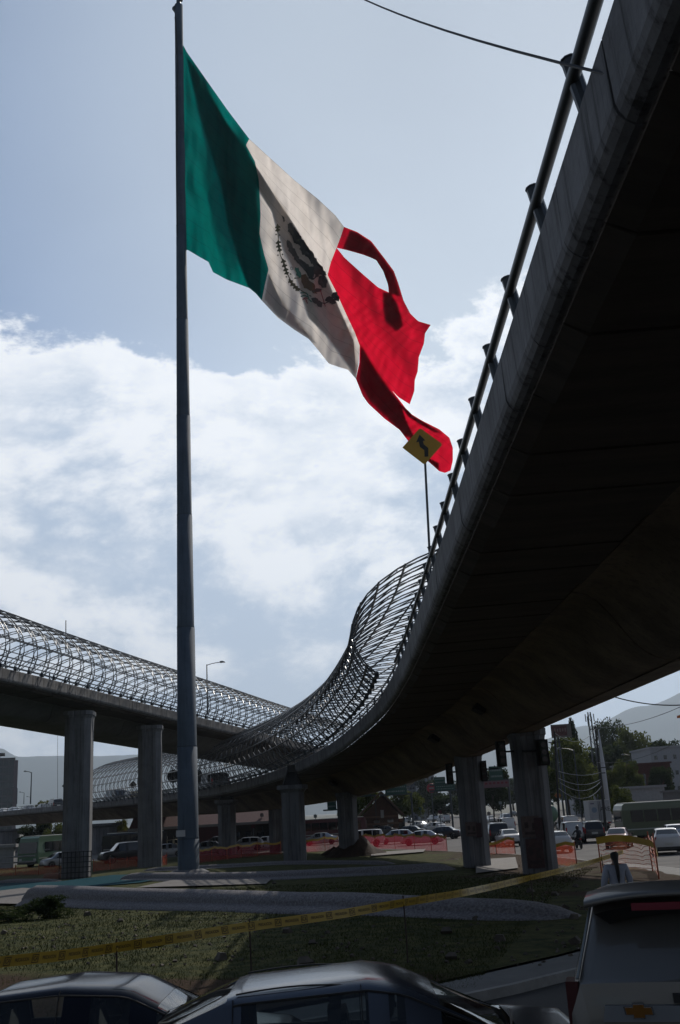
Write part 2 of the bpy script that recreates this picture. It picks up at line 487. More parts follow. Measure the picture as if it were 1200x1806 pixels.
# ------------------------------------------------------------------ elevated roads
class Path:
    def __init__(s, pts, side, bank=0.0):
        s.p = cr_spline(pts, 0.5); s.side = side; s.bank = bank; s.L = (len(s.p) - 1) * 0.5
    def at(s, q):
        q = max(0, min(s.L - 1e-6, q)); i = int(q / 0.5); f = q / 0.5 - i
        i = min(i, len(s.p) - 2)
        return s.p[i].lerp(s.p[i + 1], f)
    def n(s, q):
        d = s.at(q + 1.0) - s.at(q - 1.0); d.z = 0; d.normalize()
        return Vector((d.y, -d.x, 0)) * s.side
    def pos(s, q, d, u):
        return s.at(q) + s.n(q) * d + Vector((0, 0, u + s.bank * d))
    def find(s, y):
        return min(range(int(s.L * 2)), key=lambda i: abs(s.p[i].y - y)) * 0.5
def sweep(mb, path, q0, q1, prof, step=1.0, closed=True, caps=True, sh=None):
    n = max(1, int(math.ceil((q1 - q0) / step)))
    rows = []
    for i in range(n + 1):
        q = q0 + (q1 - q0) * i / n
        r = [path.pos(q + (sh[k] if sh else 0), d, u) for k, (d, u) in enumerate(prof)]
        if closed: r.append(r[0])
        rows.append(r)
    mb.grid(rows)
    if caps and closed:
        k = len(prof)
        mb.add(rows[0][:-1], [tuple(range(k))]); mb.add(rows[-1][:-1], [tuple(range(k))[::-1]])
    return mb
A = Path([(2.3, -34, 9.55), (2.3, -15, 9.55), (2.3, 0, 9.55), (2.27, 20, 9.55), (2.2, 35, 9.6), (2.05, 43, 9.6), (1.75, 50, 9.5), (1.24, 55, 9.27), (.3, 62, 9.0), (-.87, 68, 8.6), (-2.7, 75, 8.12), (-5.9, 85, 7.6), (-10.65, 98, 7.22), (-17, 112, 7.0), (-27.5, 132, 7.1), (-38, 150, 7.2), (-67, 195, 7.5), (-110, 250, 7.5)], 1, 0.055)
B = Path([(-33, 22, 14.0), (-27.5, 42, 14), (-22.5, 64, 13.95), (-20.3, 75, 13.88), (-17.2, 86, 13.47), (-14.4, 95, 13.1), (-11.3, 105, 12.7), (-6.8, 120, 12.1), (1, 145, 11.2), (14, 190, 10)], -1)
def viaduct(path, name, label, W_, gd, gz, under, seg, panel, girder_mat, q_end, jw, c):
    root = thing(name, label, 'elevated road', path.at(0) * 0)
    dz = -0.80
    # running surface and core
    mb = MB(); sweep(mb, path, 0, q_end, [(0.3, dz + .02), (W_ - .3, dz + .02), (W_ - .3, dz - .03), (0.3, dz - .03)], 2.0)
    mb.obj('road_deck', ASPHF, root)
    q = 0; i = 0
    while q < q_end - .1:
        e = min(q + panel, q_end)
        j = 0.006 * (i % 3)
        mb = MB(); sweep(mb, path, q + .012, e - .012, [(0.34, .04), (0.30, .06), (0.05, .06), (0.0, .02), (0.012 + j, -.60), (0.035 + j, -.68), (0.09, -.75), (0.16, -.795), (0.22, -.81), (0.22, -.74), (0.34, -.72)], 1.3)
        mb.obj('parapet_panel', CONC, root)
        q = e; i += 1
    mb = MB(); sweep(mb, path, 0, q_end, [(0.28, 0), (0.07, 0), (0.08, -.60), (0.16, -.72), (0.28, -.74)], 1.5)
    sweep(mb, path, 0, q_end, [(W_, 0), (W_ - .3, 0), (W_ - .34, -.78), (W_ - .6, -.95), (W_ - .1, -.85)], 2.0)
    mb.obj('parapet_core', CONC, root)
    # precast slab planks seen from below
    q = 0; i = 0; gr = 2 * c - gd
    while q < q_end - .1:
        e = min(q + seg, q_end)
        j = 0.02 * ((i * 7) % 3)
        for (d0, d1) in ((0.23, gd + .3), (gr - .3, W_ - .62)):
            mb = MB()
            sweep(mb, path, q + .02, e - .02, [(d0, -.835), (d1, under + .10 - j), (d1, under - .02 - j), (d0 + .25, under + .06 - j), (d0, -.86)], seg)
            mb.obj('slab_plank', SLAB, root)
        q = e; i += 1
    # box girder in precast segments with a recessed joint between them
    hw = c - gd
    prof = [(gd, under + .04)]
    for k in range(11):
        a = k / 10
        prof.append((gd + hw * (0.86 if gz < -2.5 else .55) * (a ** 0.9), under - .05 + (gz - under + .05) * (0.5 - 0.5 * math.cos(math.pi * (a ** 0.9)))))
    prof += [(c - hw * .15, gz - .03)]
    prof = prof + [(2 * c - d, u) for d, u in prof[::-1]]
    m_ = len(prof) - 1
    shf = [1.5 * sst(0.02, .34, min(k, m_ - k) / m_) for k in range(len(prof))]
    q = 0
    while q < q_end - .1:
        e = min(q + jw, q_end)
        mb = MB(); sweep(mb, path, q + .045, e - .045, prof, 1.3, sh=shf)
        mb.obj('girder_segment', girder_mat, root, 'auto')
        q = e
    inner = [(d if abs(d - c) < .01 else (d + .09 if d < c else d - .09), u + .09) for d, u in prof]
    mb = MB(); sweep(mb, path, 0, q_end, inner, 1.5); mb.obj('girder_core', mat('joint_dark', (0.03, 0.028, 0.025), .95), root)
    return root, prof
AW = 12.0
QA1 = A.find(245); QB1 = B.L - .5
va, profA = viaduct(A, 'elevated_highway', 'curving concrete flyover sweeping overhead at the right, with guard rail and then a cage', AW, 3.3, -2.85, -1.05, 1.9, 1.93, CONCD, QA1, 9.65, 6.5)
BW = 12.0
vb, profB = viaduct(B, 'elevated_highway', 'straight high flyover at the left on two tall piers behind the flagpole', BW, 2.2, -2.1, -1.05, 3.0, 3.0, mat('far_girder_concrete', (0.17, 0.165, 0.155), 0.9, var=0.3, vscale=.6, streak=.3), QB1, 11.0, 6.0)
# lift the street lamp plates, pipe guard rail and its posts on the near edge
q0 = 8.0
qc = A.find(43.5)
q7 = A.find(7.64)
posts = [q7 + 1.93 * k for k in range(-12, 19)]
for i, q in enumerate(posts):
    if q < 1 or q > qc + .5: continue
    mb = MB(); p0 = A.pos(q, 0.13, 0.02); p1 = A.pos(q, 0.02, 0.66)
    mb.bar(p0, p1, 0.075, 10); mb.bar(p1, p1 + (p1 - p0).normalized() * .015, .085, 10)
    mb.box(tuple(A.pos(q, 0.17, .075)), (.22, .3, .03))
    mb.obj('rail_post', STEEL, va)
mb = MB(); mb.tube([A.pos(q, 0.02 if q else 0, 0.44) for q in [q0 + .5 * k for k in range(int((qc - q0) / .5) + 2)]], 0.062, 8)
mb.obj('guard_rail', STEEL, va, smooth=True)
# low twin rail of the far stretch of the ramp and of the straight flyover
for path, qa, qb, root in ((A, A.find(44), QA1, va), (B, 2, QB1, vb)):
    mb = MB(); n = int((qb - qa) / 1.5)
    for hh in (0.28, 0.55): mb.tube([path.pos(qa + (qb - qa) * k / n, 0.18, hh) for k in range(n + 1)], 0.045, 4)
    for k in range(0, n + 1, 2):
        p = path.pos(qa + (qb - qa) * k / n, 0.18, -.01); mb.bar(p, p + Vector((0, 0, .6)), .05, 4)
    mb.obj('edge_rail', STEEL, root)

# piers
def pier(parent, x, y, z0, z1, w, d, rz=0, capw=0.25, flute=True, m=CONCP):
    mb = MB(); c = 0.22 * w
    def ring(k, z, e=0):
        a, b_ = w / 2 * k + e, d / 2 * k + e
        pts = [(-a, -b_ + c), (-a + c, -b_), (-.16 * w, -b_), (-.12 * w, -b_ + .07), (.12 * w, -b_ + .07), (.16 * w, -b_), (a - c, -b_), (a, -b_ + c), (a, b_ - c), (a - c, b_), (-a + c, b_), (-a, b_ - c)]
        M = Matrix.Rotation(rz, 3, 'Z')
        return [Vector((x, y, z)) + M @ Vector((p[0], p[1], 0)) for p in pts]
    zs = [(1, z0 - .5, 0), (1, z1 - 1.1, 0), (1, z1 - .55, 0.02), (1, z1 - .35, capw * .55), (1, z1 - .3, capw), (1, z1, capw)]
    rings = [ring(k, z, e) for k, z, e in zs]
    mb.grid([r + [r[0]] for r in rings]); mb.add(rings[-1], [tuple(range(12))])
    return mb.obj('pier', m, parent)
def pier_px(parent, px, pyt, Y, w, d, **k):
    p = at(px, pyt, Y=Y)
    return pier(parent, p.x, p.y, g(p.x, p.y), p.z, w, d, **k), p
pier_px(vb, 141, 1256, 77, 1.95, 2.2, rz=.1, capw=.14)
pier_px(vb, 265, 1281, 88.5, 1.95, 2.2, rz=.12, capw=.14)
pk, p930 = pier_px(va, 927, 1287, 50, 1.5, 1.8, capw=.10)
pk, p830 = pier_px(va, 824, 1326, 62, 1.5, 1.8, capw=.08)
pk, p610 = pier_px(va, 611, 1398, 87, 1.65, 1.8, capw=.12)
pk, p515 = pier_px(va, 516, 1385, 80, 1.7, 1.9, capw=.3)
pk, p400 = pier_px(va, 400, 1411, 107, 1.7, 1.9, capw=.3)
pk, p484 = pier_px(va, 490, 1405, 112, 2.0, 2.2, capw=.1)
pk, p185 = pier_px(va, 185, 1452, 146, 3.3, 2.4, capw=.5)
pier_px(va, 18, 1462, 190, 3.3, 2.4, capw=.5)
pier(va, 9.0, -14, 1.0, 7.2, 1.9, 2.2)
# steel saddle brackets on top of the two front piers
for p in (p515, p400):
    mb = MB()
    for s in (-1, 1):
        mb.bar(p + Vector((s * .62, -.3, 0)), p + Vector((s * .22, -.5, 1.25)), .16, 4, .09)
        mb.bar(p + Vector((s * .62, .3, 0)), p + Vector((s * .22, .3, 1.1)), .16, 4, .09)
    mb.box(tuple(p + Vector((0, -.1, .5))), (1.0, .9, 1.0), tp=.5); mb.box(tuple(p + Vector((0, -.35, 1.25))), (.6, .5, .5))
    mb.obj('bracket', BLACK, va)

# ------------------------------------------------------------------ pipe lattice cages over the two elevated roads
def cage(path, name, label, q0, q1, step, a, b, d0, zc, gap, r, nl, fade=0):
    root = thing(name, label, 'lattice cage')
    def P(q, th):
        return path.pos(q, d0 - a * math.cos(th), zc + b * math.sin(th))
    t0 = -math.asin(min(.98, zc / b)); t1 = math.pi - t0
    n = 26
    q = q0
    while q < q1:
        mb = MB()
        A1 = [P(q, t0 + (t1 - t0) * k / n) for k in range(n + 1)]
        A2 = [P(q + gap, t0 + (t1 - t0) * k / n) for k in range(n + 1)]
        mb.tube(A1, r, 4); mb.tube(A2, r, 4)
        for k in range(n):
            x, y = (A1[k], A2[k + 1]) if k % 2 == 0 else (A2[k], A1[k + 1])
            mb.bar(x, y, r * .7, 3, cap=False)
            if k % 4 == 0: mb.bar(A1[k], A2[k], r * .62, 3, cap=False)
        mb.obj('rib', STEELG, root)
        q += step
    for j in range(nl):
        th = t0 + (t1 - t0) * (j + .5) / nl
        m_ = int((q1 - q0) / 1.5)
        MB().tube([P(q0 + (q1 - step + gap - q0) * k / m_, th) for k in range(m_ + 1)], r * 1.25, 5).obj('purlin', STEELG, root)
    for th in (t0, t1):
        m_ = int((q1 - q0) / 1.5)
        mb = MB(); mb.tube([P(q0 + (q1 - step + gap - q0) * k / m_, th) + Vector((0, 0, .05)) for k in range(m_ + 1)], r * 1.8, 5)
        q = q0
        while q < q1:
            p = P(q + gap / 2, th); mb.box(tuple(p + Vector((0, 0, 0.0))), (.2, .3, .22)); q += step
        mb.obj('base_rail', STEEL, root)
    return root
cage(A, 'lattice_cage', 'dark steel pipe cage swelling over the curving flyover in front', A.find(44), A.find(152), 1.85, 7.9, 3.9, 6.1, 1.9, 0.75, 0.043, 17)
cage(B, 'lattice_cage', 'long steel pipe tunnel cage on the high straight flyover at left, ribs glinting', 2.0, B.find(150), 1.75, 7.0, 3.9, 6.0, 1.35, 0.5, 0.036, 13)

for q in (A.find(50) - 2.2, A.find(62) - 2.2, A.find(87) - 2.2):
    for k, (d, u) in enumerate(profA[4:5]):
        p = A.pos(q, d, u); t_ = A.at(q + 1) - A.at(q - 1)
        MB().box(tuple(p), (.5, 1.1, .5), rz=math.atan2(t_.y, t_.x) - math.pi / 2, ry=.5).obj('access_opening', BLACK, va)  # solid black box, the shade inside a recess put in as colour

# ------------------------------------------------------------------ flagpole
FY = 72.0
pole = thing('flagpole', 'giant stepped grey steel flagpole flying the huge torn flag', 'flagpole')
POLE = mat('pole_paint', (0.075, 0.10, 0.13), 0.75, 0.0, spec=.12, var=0.25, vscale=0.8, streak=0.25)
steps = [(10, 7.2), (100, 7.4), (235, 8.0), (400, 8.8), (565, 10.3), (735, 12.0), (910, 13.4), (1108, 15.6), (1318, 17.6), (1480, 19.0), (1536, 19.4)]
b0, b1 = at(333, 1522, Y=FY), at(315.5, 10, Y=FY)
def pole_at(py):
    k = (py - 10) / 1512.0
    z = at(0, py, Y=FY)
    p = at(315.5 + 17.5 * k, py, Y=FY)
    return Vector((b1.x + (b0.x - b1.x) * k, FY, p.z))
for (ya, ra), (yb, rb) in zip(steps, steps[1:]):
    pa, pb = pole_at(ya), pole_at(yb)
    if yb > 1530: pb.z = g(pb.x, pb.y) - .1
    da = (pa - Vector((0, 0, EYE))).dot(CFW) / FPX
    db = (pb - Vector((0, 0, EYE))).dot(CFW) / FPX
    mb = MB()
    n = 28
    r0, r1 = ra * da, (rb * db) * 0.965
    prof = [(r0, 0), (r1, pb.z - pa.z + .18), (r1 * 1.02, pb.z - pa.z + .12), (r1 * 1.035, pb.z - pa.z + .02), (r1, pb.z - pa.z)]
    mb.lathe([(r, z) for r, z in prof[::-1]], (pa.x, pa.y, pa.z), n)
    mb.obj('shaft_section', POLE, pole, smooth=True)
tp = pole_at(10)
mb = MB(); mb.box((tp.x, FY, tp.z + .25), (.35, .35, .5)); mb.bar(tp, tp + Vector((.1, 0, 1.4)), .05, 6); mb.lathe([(.05, .4), (.22, .55), (.2, .8), (.04, .95)], tuple(tp + Vector((0.15, 0, 0))), 10)
mb.obj('finial', STEEL, pole)
mb = MB(); a = at(317, 28, Y=FY); c = at(309, 14, Y=FY); mb.bar(a, c, .22, 8, .3); mb.obj('pulley_arm', STEEL, pole)
mb = MB(); mb.tube([at(309, 30, Y=FY - .4), at(311.5, 60, Y=FY - .5), at(314, 120, Y=FY - .6), at(312, 300, Y=FY - .7), at(313, 415, Y=FY - .8)], .05, 4); mb.obj('halyard', BLACK, pole)
a = at(319, 1470, Y=FY - .85); MB().box(tuple(a), (.62, .04, .42)).obj('plate', mat('plate_white', (.42, .42, .42), .6), pole)
mb = MB(); mb.lathe([(1.45, -.3), (1.45, .25), (1.1, .42), (1.0, .45)], (b0.x, FY, g(b0.x, FY)), 12); mb.obj('base_plinth', CONCP, pole)

# ------------------------------------------------------------------ flag: five sewn panels of cloth with real folds, darkened by unseen layers added behind
flag = thing('flag', 'huge green, white and red flag with central emblem, torn red end streaming from the flagpole', 'flag', tuple(at(325, 260, Y=FY)))
flag_o = flag.location.copy()
def fold(px, py):
    """how far the cloth swings away from the plane of the pole (m)"""
    d = max(0.0, px - 326)
    u = (px - 326) * 0.62 + (py - 240) * 0.78       # along the fly
    w = (px - 326) * 0.78 - (py - 240) * 0.62       # across
    a = sst(0, 90, d)
    y = 0.022 * d * 1.0
    y += a * (1.1 * math.sin(w / 34.0 + u / 260.0) + 0.26 * math.sin(w / 13.0 + u / 90.0 + 1.3))
    y += (0.2 + .12 * a) * math.sin(px / 9.0 - py / 70.0) * sst(2, 40, d) * (1 - sst(420, 700, px))
    y += 0.14 * mnoise.noise(Vector((px / 14.0, py / 45.0, 0))) * 2 + sst(570, 640, px) * (.22 * math.sin((px + py * .9) / 6.5 + 2 * math.sin(py / 30.0)) + .3 * math.sin((px - py * .5) / 15.0))
    return y
def fp(px, py, off=0.0):
    if off > .2: px += 10.5 * off; py -= 4 * off
    return at(px, py, Y=FY + fold(px, py) + off)
FX0, FY0 = 320.0, 60.0
def cloth(name, top, bot, lef, rig, m, nu=60, nv=60, off=0.0, vr=(0, 1), offs=None):
    P3 = lambda pl: [(a, b, 0) for a, b in pl]
    rows = coons(P3(top), P3(bot), P3(lef), P3(rig), nu, nv)
    mb = MB()
    R = []
    for j, r in enumerate(rows):
        R.append([fp(p.x, p.y, (off if offs is None else offs(i / nu, j / nv))) - flag_o for i, p in enumerate(r)])
    mb.grid(R)
    me = mb.mesh(name)
    uvl = me.uv_layers.new(name='UVMap')
    W1 = nu + 1
    for li, lo in enumerate(me.loops):
        vi = lo.vertex_index
        uvl.data[li].uv = ((vi % W1) / nu, vr[0] + (vr[1] - vr[0]) * (vi // W1) / nv)
    o = link(name, me, m, flag, True)
    return o
GRN = cloth_mat('green_cloth', (0.0, 0.17, 0.15), 0.62)
WHT = cloth_mat('white_cloth', (0.80, 0.735, 0.68), 0.68)
RED = cloth_mat('red_cloth', (0.66, 0.006, 0.03), 0.76)
seamGW = [(440, 245), (434, 256), (450, 285), (457, 318), (460, 380), (458, 412), (466, 448), (474, 475), (468, 500), (462, 530)]
seamWR = [(607, 400), (600, 420), (594, 437), (584, 462), (578, 485), (592, 512), (610, 552), (626, 586), (635, 610), (633, 640), (628, 668)]
cloth('green_panel', [(314, 62), (330, 92), (360, 135), (400, 192), (440, 245)], [(322, 440), (332, 441), (352, 453), (368, 462), (376, 480), (400, 493), (440, 508), (452, 518), (462, 530)], [(314, 62), (316, 200), (318, 320), (322, 440)], seamGW, GRN, 70, 80)
cloth('white_panel', [(440, 245), (475, 277), (520, 318), (560, 350), (592, 380), (607, 400)], [(462, 530), (490, 560), (520, 582), (545, 598), (562, 618), (580, 641), (600, 648), (614, 652), (628, 668)], seamGW, seamWR, WHT, 80, 90)
RB = seamWR[3:9]
cloth('red_panel', [(596, 434), (610, 452), (640, 480), (668, 505), (690, 516), (704, 528), (722, 550), (738, 566), (760, 573)], [(635, 608), (655, 640), (680, 676), (703, 700), (723, 713)], seamWR[2:9], [(760, 573), (750, 588), (748, 606), (739, 630), (737, 655), (732, 670), (731, 690), (723, 713)], RED, 60, 70, vr=(0.25, .8))
cloth('torn_strip', [(607, 400), (630, 409), (655, 425), (678, 455), (695, 478), (703, 500), (712, 530), (724, 553)], [(594, 437), (612, 441), (640, 449), (664, 458), (677, 478), (685, 500), (686, 518), (704, 530)], [(607, 400), (601, 418), (594, 437)], [(724, 553), (714, 542), (704, 530)], RED, 50, 16, off=-0.0, vr=(0, .2))
cloth('red_tail', [(635, 605), (655, 638), (680, 674), (703, 703), (722, 728), (745, 742), (775, 757), (793, 772)], [(628, 668), (640, 698), (650, 712), (678, 738), (705, 758), (718, 775), (735, 797), (757, 815), (775, 831)], [(635, 605), (634, 640), (628, 668)], [(793, 772), (799, 790), (799, 812), (795, 830), (785, 834), (775, 831)], RED, 60, 40, off=.0, vr=(.8, 1))
GR2 = cloth_mat('green_shade_cloth', (0.0, 0.05, 0.045), 0.04, False); WH2 = cloth_mat('white_shade_cloth', (0.35, 0.33, 0.32), 0.07, False); RD2 = cloth_mat('red_shade_cloth', (0.16, 0.005, 0.015), 0.04, False)  # dark, near-opaque cloths for the added light-blocking layers
# unseen cloth added sunward of the panels, blocking light for the dark bands
def shade_flap(name, poly_l, poly_r, m, off=0.1, nu=24, nv=80):
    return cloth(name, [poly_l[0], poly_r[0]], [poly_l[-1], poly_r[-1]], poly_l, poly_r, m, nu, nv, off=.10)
shade_flap('shade_layer', [(330, 100), (352, 200), (372, 270), (390, 330), (402, 400), (420, 455), (438, 504)], [(345, 118), (400, 215), (436, 262), (452, 310), (457, 380), (460, 430), (459, 522)], GR2, .5)
shade_flap('shade_layer', [(436, 268), (453, 330), (480, 372), (500, 440), (520, 480), (545, 560), (575, 590), (626, 660)], [(452, 292), (486, 345), (520, 396), (548, 442), (578, 490), (600, 545), (625, 600), (630, 655)], WH2, .5)
shade_flap('shade_layer', [(475, 482), (470, 505), (466, 528), (490, 556), (530, 585), (560, 606)], [(477, 484), (490, 515), (505, 540), (522, 562), (545, 588), (562, 608)], WH2, .5)
shade_flap('shade_layer', [(637, 612), (636, 650), (634, 672), (652, 705), (690, 742), (716, 768)], [(642, 616), (662, 650), (686, 684), (708, 712), (716, 738), (734, 776)], RD2, .5)
shade_flap('shade_layer', [(705, 712), (722, 735), (745, 750), (768, 762)], [(712, 716), (728, 732), (752, 746), (780, 764)], RD2, .5, 16, 30)
shade_flap('shade_layer', [(676, 515), (677, 545), (680, 566), (700, 585)], [(690, 517), (702, 536), (708, 556), (712, 574)], RD2, .5, 16, 30)
cloth('shade_layer', [(618, 406), (632, 411), (656, 428), (678, 458), (695, 481), (701, 502), (708, 524)], [(606, 438), (622, 443), (645, 450), (664, 459), (676, 478), (684, 500), (687, 516)], [(618, 406), (612, 422), (606, 438)], [(708, 524), (698, 520), (687, 516)], RD2, 60, 20, off=.10)
cloth('shade_layer', [(728, 788), (750, 804), (775, 816)], [(734, 795), (757, 813), (775, 828)], [(728, 788), (734, 795)], [(775, 816), (775, 829)], RD2, 40, 8, off=.10)

# the emblem printed on the white panel, laid on the cloth
def emb_px(x, y):            # coordinates of an enlarged drawing of the emblem, 7.5 units per pixel
    return (470 + x / 7.5, 370 + y / 7.5)
EM = [mat('emblem_dark', (0.035, 0.035, 0.035), .9), mat('emblem_brown', (0.10, 0.055, 0.03), .9), mat('emblem_green', (0.03, 0.14, 0.11), .9), mat('emblem_olive', (0.08, 0.08, 0.045), .9), mat('emblem_red', (0.25, .03, .04), .9)]
emb = MB()
def blob(pts, mi, rough=5, sub=3):
    pts = [Vector((a, b, 0)) for a, b in pts]
    q = []
    for a, b in zip(pts, pts[1:] + pts[:1]):
        for k in range(sub):
            p = a.lerp(b, k / sub)
            q.append(p + Vector((random.uniform(-rough, rough), random.uniform(-rough, rough), 0)))
    bm = bmesh.new()
    vs = [bm.verts.new(p) for p in q]
    es = [bm.edges.new((vs[i], vs[(i + 1) % len(vs)])) for i in range(len(vs))]
    r = bmesh.ops.triangle_fill(bm, use_beauty=True, edges=es)
    bmesh.ops.subdivide_edges(bm, edges=bm.edges[:], cuts=1, use_grid_fill=True)
    bm.verts.index_update()
    V = [fp(*emb_px(v.co.x, v.co.y), -0.045) - flag_o for v in bm.verts]
    emb.cm = mi
    emb.add(V, [[v.index for v in f.verts] for f in bm.faces])
    bm.free()
def leaf(cx, cy, l, w, ang, mi=3):
    c, s = math.cos(ang), math.sin(ang)
    blob([(cx + c * l * a - s * w * b, cy + s * l * a + c * w * b) for a, b in ((-1, 0), (-.4, .8), (.3, 1), (1, .1), (.3, -.9), (-.4, -.8))], mi, 1.5, 1)
# oak and laurel garland down the left side
for (x, y, l, a) in [(150, 225, 45, 1.5), (150, 265, 35, 1.4), (160, 430, 38, 1.5), (165, 480, 42, 1.4), (175, 530, 38, 1.3), (225, 680, 40, 1.3), (240, 735, 44, 1.2), (258, 790, 40, 1.2), (270, 835, 30, 1.2), (320, 945, 42, .9), (350, 985, 44, .9), (385, 1020, 44, .9), (415, 1050, 38, .8)]:
    leaf(x, y, l, 20, a); leaf(x - 18, y + 8, l * .55, 13, a + 1.0); leaf(x + 18, y - 2, l * .55, 13, a - 1.0)
for (x, y) in [(130, 325), (175, 335), (155, 600), (215, 590), (265, 885), (320, 850), (380, 905)]:
    leaf(x, y, 12, 12, 0)
def stroke(pl, w, mi):
    for a, b in zip(pl, pl[1:]):
        d = Vector((b[0] - a[0], b[1] - a[1])); d.normalize(); nx, ny = -d.y * w, d.x * w
        blob([(a[0] + nx, a[1] + ny), (b[0] + nx, b[1] + ny), (b[0] - nx, b[1] - ny), (a[0] - nx, a[1] - ny)], mi, 0, 1)
stroke([(150, 200), (156, 340), (160, 420), (185, 600), (230, 700), (290, 870), (340, 970), (450, 1060), (530, 1110)], 6, 3)
stroke([(450, 1100), (520, 1095), (545, 1120)], 7, 2); stroke([(455, 1150), (500, 1130), (545, 1150)], 7, 2); stroke([(480, 1190), (515, 1165), (550, 1170)], 8, 4); stroke([(545, 1110), (560, 1180), (600, 1220)], 7, 2); stroke([(520, 1180), (545, 1240)], 6, 4)
# eagle on its cactus, seen as a dark mass
blob([(195, 70), (235, 95), (250, 150), (225, 160)], 0, 8); blob([(285, 180), (340, 170), (400, 270), (470, 380), (560, 500), (640, 620), (720, 730), (800, 860), (760, 870), (690, 850), (640, 760), (560, 640), (480, 590), (440, 470), (370, 440), (330, 350), (290, 280)], 0, 10, 4)
blob([(270, 400), (310, 400), (340, 480), (400, 560), (440, 650), (520, 700), (590, 760), (640, 830), (620, 900), (560, 880), (520, 810), (450, 740), (390, 690), (350, 610), (300, 540), (272, 480)], 0, 9, 4)
blob([(560, 760), (640, 740), (700, 800), (690, 880), (620, 930), (560, 900)], 0, 8); blob([(690, 880), (760, 870), (810, 930), (800, 1020), (740, 1030), (690, 980)], 0, 8)
blob([(430, 520), (500, 560), (560, 640), (600, 720), (640, 700), (560, 600), (480, 500)], 0, 6); blob([(330, 190), (300, 260), (350, 330), (420, 440), (440, 400), (370, 300)], 3, 6)
blob([(455, 860), (520, 850), (570, 930), (640, 990), (650, 1060), (580, 1070), (500, 1030), (465, 950)], 1, 7); blob([(380, 760), (430, 770), (470, 860), (450, 900), (400, 860)], 2, 8)
blob([(600, 1080), (660, 1040), (740, 1050), (730, 1080), (640, 1090)], 0, 6); blob([(560, 1030), (640, 1050), (680, 1110), (620, 1100)], 1, 6)
for (x, y, a) in [(650, 1200, .5), (700, 1240, .9), (830, 1180, -.3), (870, 1210, .3), (900, 1130, -.9), (930, 1160, 1.0)]:
    leaf(x, y, 62, 40, a, 0)
stroke([(570, 1130), (700, 1220), (770, 1240), (900, 1180), (960, 1170)], 6, 0); stroke([(715, 1060), (745, 1160), (780, 1280)], 5, 4); stroke([(380, 905), (440, 900)], 5, 3)
for k in range(10):
    a = k / 10 * 6.283; b_ = (k + 1) / 10 * 6.283
    stroke([(335 + 16 * math.cos(a), 775 + 20 * math.sin(a)), (335 + 16 * math.cos(b_), 775 + 20 * math.sin(b_))], 3, 0)
emb.obj('emblem', EM, flag, fix=False)

# ------------------------------------------------------------------ things on and by the overhead flyover
c = at(745, 787, Y=27.5)
sg = thing('curve_sign', 'yellow diamond road sign with black reverse-curve arrow on a thin post above the flyover edge', 'road sign', tuple(c))
SY = mat('sign_yellow', (0.42, 0.24, 0.02), .55, var=.15); ARR = mat('sign_black', (0.012, 0.012, 0.012), .6)
hx = 0.5
q = Matrix.Rotation(-.04, 3, 'Y')
mb = MB(); mb.prism([((q @ Vector(p)).x, (q @ Vector(p)).z) for p in ((-.58, 0, .02), (-.54, 0, -.03), (-.03, 0, -.55), (.03, 0, -.55), (.57, 0, -.03), (.57, 0, .03), (.03, 0, .55), (-.03, 0, .55))], -.012, .012)
mb.obj('sign_plate', SY, sg)
mb = MB(); ap = [(-.17, .12), (-.05, .36), (.10, .17), (.03, .15), (.05, .05), (.17, -.07), (.15, -.33), (.04, -.33), (.05, -.13), (-.07, -.02), (-.09, .14)]
mb.prism([(a * 1.02, b_ * 1.02) for a, b_ in ap], -.017, -.013); mb.obj('curve_arrow', ARR, sg)
foot = A.pos(A.find(27.5), 0.1, 0) 
pb = at(766, 925, Y=27.5) - c
MB().bar((.05, .04, -.45), (foot.x + .1 - c.x, foot.y - c.y + .04, foot.z - c.z), .035, 8).obj('sign_post', STEEL, sg)
mb = MB()
_d = at(1110, 140, Y=6.0) - Vector((0, 0, EYE))
w1 = Vector((0, 0, EYE)) + _d * (2.37 / _d.x)
w0 = at(645, 0, Y=14)
wp = [w1.lerp(w0, k / 8.0) - Vector((0, 0, 0.018 * k * (8 - k) * .35)) for k in range(0, 25)]
MB().tube(wp, .014, 5).obj('overhead_cable', BLACK, None, label='single dark overhead cable crossing the blue sky into the flyover edge, top right', category='cable')
# traffic signals hanging beside the two near piers
def signal(px, py, Y, w, label):
    p = at(px, py, Y=Y)
    r = thing('traffic_signal', label, 'traffic light', tuple(p), group='traffic signals on the flyover piers')
    MB().box((0, 0, 0), (w, .35, 1.2)).obj('backplate', BLACK, r)
    mb = MB()
    mb.box((0, -.18, 0), (w * .55, .25, 1.05)); mb.obj('housing', mat('signal_dark', (.02, .03, .025), .6), r)
    for k in (-1, 0, 1):
        MB().lathe([(.12, 0), (.13, -.2)], (0, -.3, k * .33), 10, 'Y').obj('lens', mat('lens_dark', (.03, .02, .02), .2), r)
    MB().bar((-1.0 if px > 940 else 1.0, 0, .1), (0, 0, .1), .05, 6).obj('arm', STEEL, r)
signal(957, 1327, 49, .55, 'black traffic signal on the right side of the nearest pier')
signal(884, 1330, 49.5, .45, 'black traffic signal on the left side of the nearest pier')
signal(852, 1360, 61.5, .45, 'black traffic signal on the right of the second pier')
signal(793, 1365, 62, .4, 'black traffic signal on the left of the second pier')
